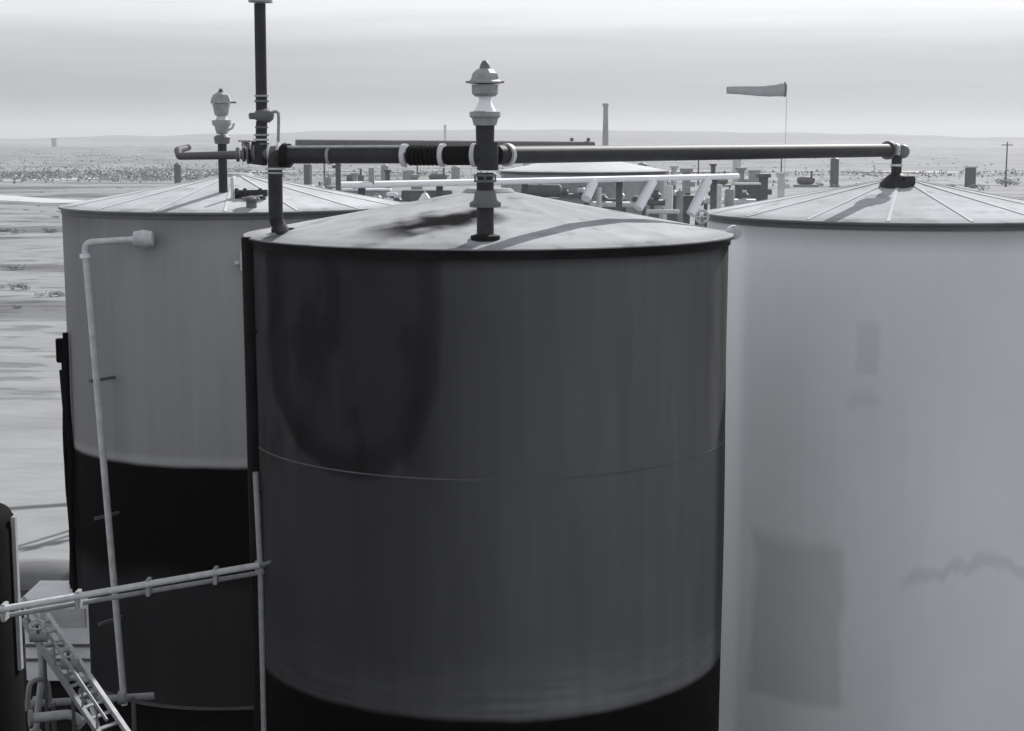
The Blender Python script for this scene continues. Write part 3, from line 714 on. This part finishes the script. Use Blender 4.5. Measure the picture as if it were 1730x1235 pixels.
# dark vessel cut by the left border
vx = at(22, 900, 8.4*S)
rv = .62
vc = Vector((vx.x-rv, 8.4*S, 0)); vt = at(10, 862, 8.4*S).z
ve = thing('dark_vessel', tuple(vc), 'black upright vessel with pale edge strip at the far left border', 'vessel')
m = MB(); m.lathe(vc, [(0, .02), (rv, .02), (rv, vt-.12), (rv*.93, vt-.04), (rv*.6, vt+.06), (0, vt+.1)], 48); m.build('shell', M['black'], ve)
m = MB(); m.box((vc.x+rv+.01, 8.4*S, vt-.62), (.03, .06, 1.15), bev=.004); m.build('edge_strip', M['mid'], ve)
m = MB(); m.lathe(vc, [(rv-.02, .5), (rv+.02, .5), (rv+.02, .56), (rv-.02, .56)], 48); m.build('band', M['soot'], ve)
# stair / ladder frame going down to the lower left
sr = thing('stair_frame', tuple(at(100, 1140, 9.5*S)), 'pale lattice stair frame climbing left of the low pipe', 'stairs')
a0, a1 = at(42, 1052, 9.9*S), at(182, 1262, 9.0*S); off = Vector((.16, .12, .03))
for i, o_ in enumerate((Vector((0, 0, 0)), off)):
    m = MB(); m.beam(a0+o_, a1+o_, .035, .05); m.build('stringer', M['light'] if i else M['mid'], sr)
for k in range(12):
    p = a0.lerp(a1, (k+.5)/12); m = MB(); m.beam(p, p+off, .05, .012); m.build('tread', M['mid'], sr)
for k in (.25, .6, .92):
    p = a0.lerp(a1, k); m = MB(); m.cyl((p.x, p.y, .02), p, .016, n=8); m.build('post', M['midd'], sr)
h0, h1 = a0+Vector((0, 0, .22)), a1+Vector((0, 0, .22))
m = MB(); m.tube([h0, h1], .014, 8); m.build('handrail', M['mid'], sr)
for k in range(6):
    p = a0.lerp(a1, k/6+.05); m = MB(); m.cyl(p, p+Vector((0, 0, .22)), .009, n=6); m.build('baluster', M['mid'], sr)

def bent(pts, r, name, label, cat, mk, ends=True):
    P3 = [at(px, py, Y*S) for px, py, Y in pts]
    t = thing(name, tuple(P3[0]), label, cat)
    m = MB(); m.tube(P3, r, 12, .12); m.build('pipe', M[mk], t)
    if ends:
        for i in (0, -1):
            d = (P3[i]-P3[1 if i == 0 else -2]).normalized(); m = MB(); flange(m, P3[i], r*1.8, .03, d); m.build('flange', M['mid'], t)
bent([(42, 1052, 10.4), (66, 1078, 10.3), (72, 1130, 10.2), (60, 1235, 10.0)], .03, 'bent_pipe', 'kinked grey pipe dropping beside the upper end of the stair frame', 'pipe', 'mid')
bent([(84, 1096, 10.1), (98, 1140, 10.1), (140, 1150, 10.3), (168, 1236, 10.0)], .022, 'hose', 'pale hose looping under the stair frame', 'hose', 'light', False)
bent([(46, 1196, 9.6), (50, 1150, 9.6), (80, 1146, 9.7), (84, 1190, 9.7)], .022, 'bent_pipe', 'small hoop of grey pipe left of the stair frame above the low pipe', 'pipe', 'mid')
bent([(52, 1214, 9.3), (120, 1206, 9.4), (140, 1222, 9.4)], .04, 'bent_pipe', 'short thick pale pipe at the bottom edge under the low pipe', 'pipe', 'light')
for (px, py, lab) in ((118, 1122, 'pale valve with round wheel halfway along the stair frame'), (148, 1172, 'pale valve with round wheel where the stair frame meets the low pipe'), (66, 1076, 'pale valve with round wheel at the top of the stair frame')):
    p = at(px, py, 9.55*S); t = thing('gate_valve', tuple(p), lab, 'valve')
    m = MB(); m.cyl(p-Vector((.07, 0, 0)), p+Vector((.07, 0, 0)), .045, n=14); m.build('body', M['mid'], t)
    m = MB(); m.cyl(p, p+Vector((0, -.05, .12)), .014, n=8); m.build('stem', M['midd'], t)
    c2 = p+Vector((0, -.05, .12)); m = MB(); m.tube([c2+Vector((math.cos(a)*.055, math.sin(a)*.04, math.sin(a)*.03)) for a in [2*math.pi*i/16 for i in range(17)]], .009, 8); m.build('wheel', M['light'], t)

# ---------------------------------------------------------------- white catwalk behind
YW0, YW1 = 18.6*S, 22.5*S
w0 = at(572, 313, YW0); w1 = at(1247, 298, YW1)
zc = (w0.z+w1.z)/2
cw = thing('catwalk', tuple((w0+w1)/2-Vector((0, 0, 1))), 'long white catwalk with slanting white braces behind the centre tank', 'catwalk')
dw = (w1-w0).normalized(); nrm = Vector((-dw.y, dw.x, 0))
m = MB(); m.cyl(w0, w1, .052, n=16); m.build('edge_beam', M['white'], cw)
Lw = (w1-w0).length; nb = 26
for k in range(nb):
    a = w0.lerp(w1, (k+.04)/nb)+nrm*.30; b = w0.lerp(w1, (k+.96)/nb)+nrm*.30
    m = MB(); m.beam(a-Vector((0, 0, .035)), b-Vector((0, 0, .035)), .52, .03); m.build('deck_plank', M['yard1'], cw)
m = MB(); m.beam(w0+nrm*.6, w1+nrm*.6, .05, .075); m.build('rear_beam', M['light'], cw)
WP = lambda px: pxpt(px, w0, w1)
for (pt, pb, yb2) in ((1002, 990, 336), (1103, 1078, 352), (1196, 1167, 362)):
    a = WP(pt); b = at(pb, yb2, a.y-.25); m = MB(); m.cyl(a-Vector((0, 0, .05)), b, .09, n=16); m.build('brace', M['white'], cw)
for px in (628, 760, 905, 1065, 1225):
    a = WP(px)+nrm*.3; m = MB(); m.box((a.x, a.y, a.z/2-.05), (.11, .11, a.z-.0)); m.build('post', M['midd'], cw)
m = MB(); a = WP(628); m.box(a+Vector((0, 0, .13)), (.09, .09, .26)); m.build('post', M['mid'], cw)

# ---------------------------------------------------------------- yard equipment beyond the tanks
def vvessel(px, pt, pb_, Y, wpx, label, mk, name='upright_vessel', cat='vessel', group=None):
    Y = Y*S
    p = at(px, pb_, Y); r = wpx/2*Y/FPX; zt = at(px, pt, Y).z; zb = 0.0
    t = thing(name, (p.x, Y, zb), label, cat, group)
    m = MB(); m.lathe((p.x, Y, 0), [(0, zb), (r, zb), (r, zt-r*.5), (r*.8, zt-r*.2), (r*.4, zt-.02), (0, zt)], 24); shl = m.build('shell', M[mk], t)
    for f in (.35, .7):
        z = zb+(zt-zb)*f; m = MB(); m.lathe((p.x, Y, 0), [(r*.98, z-.03), (r*1.04, z-.03), (r*1.04, z+.03), (r*.98, z+.03)], 24); m.build('band', M['yard2'], t, sub=shl)
    m = MB(); m.cyl((p.x, Y, zt-.03), (p.x, Y, zt+r*.6), r*.16, n=10); m.build('nozzle', M['yard2'], t, sub=shl)
    return t
def hvessel(px, py, Y, lpx, hpx, label, mk, rz=0, group=None):
    Y = Y*S
    p = at(px, py, Y); r = hpx/2*Y/FPX; l = lpx/2*Y/FPX
    t = thing('horizontal_vessel', (p.x, Y, 0), label, 'vessel', group, rz)
    d = Vector((math.cos(rz), math.sin(rz), 0))
    m = MB(); m.lathe(p, [(0, -l), (r*.6, -l+r*.1), (r*.95, -l+r*.4), (r, -l+r*.7), (r, l-r*.7), (r*.95, l-r*.4), (r*.6, l-r*.1), (0, l)], 24, ax=d); shl = m.build('shell', M[mk], t)
    for s in (-.55, .55):
        c = p+d*l*s; m = MB(); m.box((c.x, c.y, (c.z-r*.7)/2), (.15, r*1.4, max(.1, c.z-r*.7)), rz); m.build('saddle', M['yard2'], t)
    m = MB(); m.cyl(p+Vector((0, 0, r*.9)), p+Vector((0, 0, r*1.7)), r*.18, n=10); m.build('nozzle', M['yard2'], t, sub=shl)
def cabinet(px, pt, pb_, Y, wpx, label, mk, plate=None, name='control_cabinet', cat='cabinet', roof=True, group=None, dep=.6):
    Y = Y*S
    p = at(px, pb_, Y); wd = wpx*Y/FPX; zt = at(px, pt, Y).z; zb = min(p.z, zt-.3)
    if Y > 50: zb = gz(p.x, Y)-.05
    t = thing(name, (p.x, Y, zb), label, cat, group)
    m = MB(); m.box((p.x, Y, (zt+zb)/2), (wd, wd*dep, zt-zb), bev=.02); m.build('body', M[mk], t)
    if roof: m = MB(); m.box((p.x, Y, zt+.02), (wd*1.08, wd*dep*1.12, .05), bev=.01); m.build('roof', M['yard3'], t)
    m = MB(); m.box((p.x, Y-wd*dep/2-.008, (zt+zb)/2-.02), (wd*.7, .02, (zt-zb)*.75), bev=.005); dr = m.build('door', M[mk], t)
    if plate:
        q = at(plate[0], plate[1], Y-wd*dep/2-.03); m = MB(); m.box(q, (plate[2]*Y/FPX, .02, plate[3]*Y/FPX), bev=.004); m.build('plate', M['white'], t, sub=dr)
    if Y <= 50:
        m = MB(); m.box((p.x, Y, zb/2), (wd*.5, wd*dep*.5, zb)); m.build('stand', M['yard2'], t)
def post(px, pt, Y, wpx, label, mk='yard2', group=None, name='pipe_post', cat='post', arm=0, zb=0):
    Y = Y*S
    p = at(px, pt, Y); r = wpx/2*Y/FPX
    t = thing(name, (p.x, Y, zb), label, cat, group)
    m = MB(); m.cyl((p.x, Y, zb), (p.x, Y, p.z), r, n=12); pl = m.build('pole', M[mk], t)
    m = MB(); m.cyl((p.x, Y, p.z), (p.x, Y, p.z+r*.8), r*1.6, n=12); m.build('cap', M[mk], t, sub=pl)
    if arm: m = MB(); m.cyl((p.x, Y, p.z-r*3), (p.x+arm*Y/FPX, Y, p.z-r*3), r*.6, n=10); m.build('arm', M[mk], t)
cabinet(512, 318, 368, 17, 36, 'grey control cabinet with small pale plate just right of the thick riser', 'yard1', (516, 348, 11, 14))
post(489, 314, 16.5, 10, 'short dark post at the left side of the grey control cabinet')
vvessel(541, 312, 372, 17.5, 16, 'narrow pale upright vessel right of the grey control cabinet', 'yard3')
vvessel(556, 298, 372, 19, 13, 'narrow grey upright vessel between pale vessel and dark standpipe', 'yard1')
post(571, 268, 17.8, 9, 'tall dark standpipe left of the end of the white catwalk', arm=-10)
post(582, 344, 16.0, 13, 'stubby dark pipe rising behind the left slope of the centre roof', mk='midd')
cabinet(620, 322, 350, 30, 76, 'long low grey skid box under the left end of the catwalk', 'yard1', name='skid_box', cat='skid')
cabinet(722, 321, 345, 31, 84, 'dark flat topped shed under the catwalk with white cone in front', 'yard2', name='shed', cat='shed', roof=False)
p = at(718, 339, 27.5*S); t = thing('white_cone', tuple(p), 'small white conical cover in front of the dark shed', 'cover')
m = MB(); rr = 12*27.5*S/FPX; m.lathe((p.x, p.y, 0), [(0, .02), (rr, .02), (rr, p.z), (rr*.35, at(718, 327, 27.5*S).z), (0, at(718, 325, 27.5*S).z)], 20); m.build('cone', M['white'], t)
m = MB(); m.cyl((p.x, p.y, at(718, 326, 27.5*S).z), (p.x, p.y, at(718, 322, 27.5*S).z), .02, n=8); m.build('tip', M['yard3'], t)
for i, (px, py) in enumerate(((662, 328), (657, 338))):
    p = at(px, py, 27*S); t = thing('white_bin', (p.x, 27*S, p.z-.06), ('upper' if i == 0 else 'lower')+' small white bin left of the dark shed', 'bin')
    m = MB(); m.box(p, (.24, .2, .09), bev=.02); m.build('body', M['white'], t)
    m = MB(); m.box((p.x, p.y, (p.z-.045)/2), (.1, .1, p.z-.05)); m.build('stand', M['yard2'], t)
hvessel(915, 322, 24, 70, 22, 'dark horizontal vessel under the catwalk right of the centre vent', 'yard2')
hvessel(950, 340, 21, 60, 13, 'pale grey slim horizontal vessel below the dark one', 'yard1')
vvessel(1012, 315, 352, 21, 9, 'slim pale upright vessel right of the first white brace', 'yard3')
cabinet(1035, 336, 356, 24, 44, 'dark low box between the first and second white braces', 'yard2', name='pump_box', cat='pump', roof=False)
hvessel(1040, 320, 26, 50, 16, 'grey horizontal vessel above the dark low box', 'yard1')
vvessel(1130, 312, 362, 21, 13, 'pale upright vessel just right of the second white brace', 'yard3')
vvessel(1148, 322, 362, 22, 12, 'grey upright vessel left of the third white brace', 'yard1')
hvessel(1120, 358, 18, 56, 8, 'thin pale horizontal pipe vessel low between second and third braces', 'yard3')
cabinet(1152, 330, 362, 24, 50, 'dark pump housing behind the third white brace', 'yard2', name='pump_box', cat='pump', roof=False)
post(1139, 284, 26, 10, 'pale stub post standing above the catwalk', mk='yard3')
vvessel(1212, 310, 362, 24, 15, 'pale upright vessel right of the third white brace', 'yard3')
vvessel(1232, 318, 362, 26, 16, 'grey upright vessel nearest the right tank roof', 'yard1')
cabinet(1262, 312, 345, 30, 40, 'grey cabinet seen over the left edge of the right tank roof', 'yard2', roof=True)
# pipe runs and small valves between the catwalk and the roofs
def pipe_run(px0, px1, py, Y, r, label, mk, stubs=()):
    Y = Y*1.24; r *= 1.24
    a = at(px0, py, Y*S); b = at(px1, py+.6, Y*S*1.03)
    t = thing('pipe_run', tuple((a+b)/2-Vector((0, 0, .5))), label, 'pipe')
    m = MB(); m.cyl(a, b, r, n=14); m.build('pipe', M[mk], t)
    for f in (.08, .5, .92):
        p = a.lerp(b, f); m = MB(); m.cyl((p.x, p.y, 0), p, r*.7, n=8); m.build('support', M['yard2'], t)
    for k, (f, h) in enumerate(stubs):
        p = a.lerp(b, f); m = MB(); m.cyl(p, p+Vector((0, 0, h)), r*.8, n=10); st_ = m.build('stub', M[mk], t)
        m = MB(); m.lathe(p+Vector((0, 0, h*.55)), [(0, -r), (r*1.5, -r*.6), (r*1.6, r*.3), (r*.9, r), (0, r*1.1)], 14); m.build('valve_cap', M['yard3' if k % 2 else 'yard2'], t, sub=st_)
pipe_run(486, 590, 338, 17, .05, 'pale pipe run low behind the left slope of the centre roof', 'yard3', ((.3, .2), (.62, .28), (.8, .16)))
pipe_run(585, 700, 345, 18.5, .045, 'grey pipe run in front of the long low skid box', 'yard1', ((.2, .15), (.45, .22), (.75, .14)))
pipe_run(880, 1000, 331, 19.5, .05, 'dark pipe run with capped stubs left of the first white brace', 'yard2', ((.15, .14), (.35, .2), (.6, .16), (.85, .22)))
pipe_run(1000, 1095, 345, 18.5, .045, 'pale pipe run with capped stubs between first and second braces', 'yard3', ((.2, .2), (.5, .3), (.78, .18)))
pipe_run(1095, 1185, 342, 19, .05, 'dark pipe run with capped stubs between second and third braces', 'yard2', ((.15, .25), (.45, .35), (.75, .2)))
pipe_run(1185, 1275, 340, 21, .05, 'pale pipe run with capped stubs right of the third brace', 'yard3', ((.2, .3), (.5, .18), (.8, .25)))
for (px, pt, Y, wpx, lab, mk) in ((600, 296, 30, 9, 'thin grey post left of the catwalk post above the skid box', 'yard1'), (655, 290, 33, 8, 'thin dark post above the skid box', 'yard2'),
        (700, 300, 34, 12, 'stout grey post above the left edge of the dark shed', 'yard1'), (1088, 296, 33, 12, 'pale stout post above the second brace', 'yard3'), (1160, 290, 32, 14, 'grey stout post above the gap left of the third brace', 'yard1'),
        (1205, 280, 36, 8, 'thin dark post just right of the top of the third brace', 'yard2'), (1252, 288, 34, 12, 'grey stout post at the right end of the catwalk', 'yard1'), (1290, 300, 32, 16, 'dark stout post beside the left slope of the right roof', 'yard2'), (1320, 296, 40, 12, 'pale post behind the left slope of the right roof', 'yard3')):
    post(px, pt, Y, wpx, lab, mk=mk, arm=14 if wpx > 11 else 0)
# scattered far yard gear
cnt = {}
ORD = 'first second third fourth fifth sixth seventh eighth ninth'.split()
def onum(k): cnt[k] = cnt.get(k, -1)+1; return ORD[cnt[k]]
specs = [(300, 288), (520, 284), (548, 290), (600, 287), (650, 284), (690, 291), (705, 283), (740, 288), (770, 284), (890, 282), (925, 279), (1050, 284), (1085, 281), (1118, 286), (1180, 283), (1215, 287), (1245, 282), (1275, 285), (1320, 284), (1362, 287), (1410, 285), (1640, 288), (1700, 286)]
for i, (px, py) in enumerate(specs):
    g_ = ground_at(px, py+8); Y = g_.y*.8; k = i % 4; p = at(px, py, Y); zb = gz(p.x, Y)-.1
    hh = p.z-zb
    wd = random.uniform(8, 20)*Y/FPX
    if k == 0:
        t = thing('far_tank', (p.x, Y, zb), onum('t')+' from the left of the small distant field tanks beyond the pipes', 'tank', 'distant field tanks in the yard')
        h2 = random.uniform(2.5, 4); m = MB(); m.lathe((p.x, Y, 0), [(0, zb), (wd/2, zb), (wd/2, zb+h2), (0, zb+h2+.4)], 20); m.build('shell', M[random.choice(['yard1', 'yard3', 'yard2'])], t)
    elif k == 1:
        t = thing('far_shed', (p.x, Y, zb), onum('s')+' from the left of the small distant flat roofed sheds beyond the pipes', 'shed', 'distant sheds in the yard')
        h2 = random.uniform(1.8, 3); m = MB(); m.box((p.x, Y, zb+h2/2), (wd*1.3, wd, h2), random.uniform(-.4, .4)); m.build('wall', M[random.choice(['yard1', 'yard3', 'yard2'])], t)
        m = MB(); m.box((p.x, Y, zb+h2+.1), (wd*1.5, wd*1.2, .2)); m.build('roof', M['yard3'], t)
    elif k == 2:
        t = thing('far_pole', (p.x, Y, zb), onum('p')+' from the left of the thin distant poles with crossarms', 'pole', 'distant poles in the yard')
        h2 = random.uniform(4, 6.5); m = MB(); m.cyl((p.x, Y, zb), (p.x, Y, zb+h2), .12, .08, n=8); m.build('pole', M['yard2'], t)
        m = MB(); m.beam((p.x-.7, Y, zb+h2-.4), (p.x+.7, Y, zb+h2-.4), .12, .12); m.build('crossarm', M['yard2'], t)
    else:
        t = thing('far_pump', (p.x, Y, zb), onum('u')+' from the left of the small distant dark pump units', 'pump', 'distant pump units in the yard')
        s = 1.0
        m = MB(); m.box((p.x, Y, zb+.3*s), (3*s, 1.2*s, .6*s)); m.build('base', M['yard1'], t)
        m = MB(); m.lathe((p.x, Y, zb+1.1), [(0, -1.1), (.4, -1.05), (.5, -.7), (.5, .7), (.4, 1.05), (0, 1.1)], 14, ax=(1, .2, 0)); m.build('housing', M['yard2'], t)
        m = MB(); m.cyl((p.x+.7, Y, zb+1.2), (p.x+.7, Y, zb+2.3), .14, n=10); m.build('exhaust', M['yard2'], t)
# far stack and a little building on the skyline
p = at(1023, 224, 420); zb = gz(p.x, 420)-.5
t = thing('far_stack', (p.x, 420, zb), 'tall thin hazy stack on the horizon right of the centre vent', 'stack')
m = MB(); m.cyl((p.x, 420, zb), (p.x, 420, at(1023, 180, 420).z), .95, .6, n=12); m.build('shaft', M['yard1'], t)
p = at(1023, 180, 420); m = MB(); m.cyl(p, p+Vector((0, 0, .8)), .8, n=12); m.build('tip', M['yard1'], t)
for px, pt, lab in ((92, 235, 'tiny pale building on the skyline at far left'), (752, 212, 'tiny pale building on the skyline left of the centre vent')):
    Y = 1500; p = at(px, pt, Y); z_ = p.z
    t = thing('far_building', (p.x, Y, gz(p.x, Y)), lab, 'building')
    zg = gz(p.x, Y)-2; m = MB(); m.box((p.x, Y, (zg+z_)/2), (4.5 if px < 100 else 2.2, 5, z_-zg)); m.build('wall', M['yard1'], t)
    m = MB(); m.box((p.x, Y, z_+.4), (5 if px < 100 else 2.6, 5.6, .6)); m.build('roof', M['yard2'], t)

# ---------------------------------------------------------------- windsock
YS = 38*S
ws = thing('windsock', (at(1326, 300, YS).x, YS, 0), 'grey windsock blown out level above the skyline at right', 'windsock')
a = at(1326, 151, YS); b = at(1228, 154, YS)
m = MB(); r0, r1 = 11.5*YS/FPX, 6*YS/FPX
n = 28; rings = []
for i in range(15):
    t_ = i/14; c = a.lerp(b, t_)+Vector((0, 0, -.03*math.sin(t_*5))); r = r0+(r1-r0)*t_**.75
    r *= 1+.03*math.sin(t_*31)
    rings.append([m.bm.verts.new(c+Vector((0, math.cos(2*math.pi*k/n)*r, math.sin(2*math.pi*k/n)*r))) for k in range(n)])
for A_, B_ in zip(rings, rings[1:]):
    for k in range(n): m.bm.faces.new((A_[k], A_[(k+1) % n], B_[(k+1) % n], B_[k]))
sk = m.build('sock', mat('sock_cloth', .42, .9, var=.12, scale=3), ws)
so_ = sk.modifiers.new('thickness', 'SOLIDIFY'); so_.thickness = .01
m = MB(); pts = [a+Vector((0, math.cos(q_)*r0*1.02, math.sin(q_)*r0*1.02)) for q_ in [2*math.pi*i/32 for i in range(33)]]; m.tube(pts, .02, 8); m.build('hoop', M['yard2'], ws)
m = MB(); m.cyl((a.x+.06, YS, 0), (a.x+.06, YS, a.z+.15), .009, n=8); m.build('pole', M['yard3'], ws)

# ---------------------------------------------------------------- scrub
def bush_mesh(seed, n=420):
    rnd = random.Random(seed); bm = bmesh.new()
    lobes = [(rnd.uniform(-.6, .6), rnd.uniform(-.4, .4), rnd.uniform(.15, .5), rnd.uniform(.25, .5)) for _ in range(6)]
    for i in range(n):
        lx, ly, lz, lr = rnd.choice(lobes)
        v = Vector((rnd.gauss(0, 1), rnd.gauss(0, 1), rnd.gauss(0, 1))).normalized()*lr*rnd.uniform(.5, 1)
        c = Vector((lx, ly, max(.02, lz+v.z*.7)))+Vector((v.x, v.y, 0))
        s = rnd.uniform(.03, .08); q = Matrix.Rotation(rnd.uniform(0, 6.28), 3, Vector((rnd.gauss(0, 1), rnd.gauss(0, 1), rnd.gauss(0, 1))).normalized())
        vs = [bm.verts.new(c+q @ Vector(k)*s) for k in ((-1, -.5, 0), (1, -.4, 0), (.3, 1, 0))]
        bm.faces.new(vs)
    for i in range(8):
        a = rnd.uniform(0, 6.28); d_ = Vector((math.cos(a)*.4, math.sin(a)*.4, .5)); 
        p = [Vector((0, 0, 0))+Vector((.02*math.cos(k*2.09), .02*math.sin(k*2.09), 0)) for k in range(3)]
        vs = [bm.verts.new(k) for k in p]; tip = bm.verts.new(d_)
        for k in range(3): bm.faces.new((vs[k], vs[(k+1) % 3], tip))
    me = bpy.data.meshes.new('bush'); bm.to_mesh(me); bm.free(); return me
bms = [bush_mesh(s) for s in range(4)]
for i, me in enumerate(bms): me.materials.append(M['scrub'] if i % 2 else M['scrub2'])
def bush(px, py, wpx, label, group=None, hk=.5):
    g_ = ground_at(px, py); s = wpx*g_.y/FPX/2
    o = bpy.data.objects.new('scrub_bush', random.choice(bms)); col.objects.link(o)
    o.location = (g_.x, g_.y, gz(g_.x, g_.y)); o.scale = (s, s*.8, s*hk); o.rotation_euler = (0, 0, random.uniform(-.5, .5))
    set_props(o, label, 'bush', group)
bush(22, 387, 60, 'dark low bush near the left border, highest of those beside the left tank')
bush(85, 385, 44, 'low bush just above the left tank rim, left of its corner')
bush(24, 452, 52, 'dark low bush at the left border halfway down the pale ground')
bush(22, 488, 70, 'dark spreading bush at the left border above the pale sandy flat')
bush(86, 500, 60, 'darkest low bush beside the left tank shell')
bush(30, 520, 30, 'small grey bush just below the dark spreading bush')
bush(60, 692 , 0.1, 'x') if False else None
gl = 'low dark scrub bush scattered on the pale plain beyond the tanks'
for i in range(120):
    px = random.choice([random.uniform(-20, 300), random.uniform(-20, 300), random.uniform(300, 1740)])
    py = random.choice([random.uniform(292, 304), random.uniform(262, 300), random.uniform(300, 372), random.uniform(245, 262)])
    if px > 300 and py > 300: py = random.uniform(262, 300)
    bush(px, py, random.uniform(8, 24)*(.4+(py-240)/140), gl, 'scrub bushes on the plain', .35)
for px, py, wd in ((1655, 322, 46), (1700, 312, 60), (1605, 312, 26), (1410, 310, 30), (1385, 306, 24)):
    bush(px, py, wd, {1655: 'dark bush rising behind the right tank roof slope', 1700: 'widest bush behind the right end of the right tank roof', 1605: 'small bush right of the right tank roof peak', 1410: 'bush left of the right tank roof peak', 1385: 'smaller bush further left behind the right tank roof'}[px], None, .7)
# dark scrub belt, nobody could count it
bm = bmesh.new(); rnd = random.Random(3)
for i in range(9000):
    px = rnd.uniform(-60, 1790) if i % 3 == 0 else rnd.uniform(-60, 420)
    py = rnd.gauss(297, 3.5) if i % 4 else rnd.uniform(250, 292)
    g_ = ground_at(px, py); c = Vector((g_.x, g_.y+rnd.uniform(-4, 4), 0)); c.z = gz(c.x, c.y)+rnd.uniform(0, .6)
    s = rnd.uniform(.1, .32)
    q_ = Matrix.Rotation(rnd.uniform(0, 6.28), 3, Vector((rnd.gauss(0, 1), rnd.gauss(0, 1), rnd.gauss(0, 1))).normalized())
    bm.faces.new([bm.verts.new(c+q_ @ Vector(k)*s) for k in ((-1, -.5, 0), (1, -.4, 0), (.3, 1, 0))])
me = bpy.data.meshes.new('scrub_belt'); bm.to_mesh(me); bm.free(); me.materials.append(M['scrub2'])
o = bpy.data.objects.new('scrub_belt', me); col.objects.link(o)
set_props(o, 'belt of low grey scrub across the distant plain', 'scrub', None, 'stuff')

# ---------------------------------------------------------------- haze over the plain
hz = bpy.data.materials.new('haze_air'); hz.use_nodes = True
t = hz.node_tree; t.nodes.clear(); o_ = t.nodes.new('ShaderNodeOutputMaterial'); pv = t.nodes.new('ShaderNodeVolumePrincipled')
pv.inputs['Color'].default_value = (.74, .755, .79, 1); pv.inputs['Density'].default_value = .0003; pv.inputs['Anisotropy'].default_value = .2
t.links.new(pv.outputs[0], o_.inputs['Volume'])
m = MB(); m.box((0, 3300, 20), (19000, 13000, 110)); hzo = m.build('haze', hz); hzo['kind'] = 'stuff'
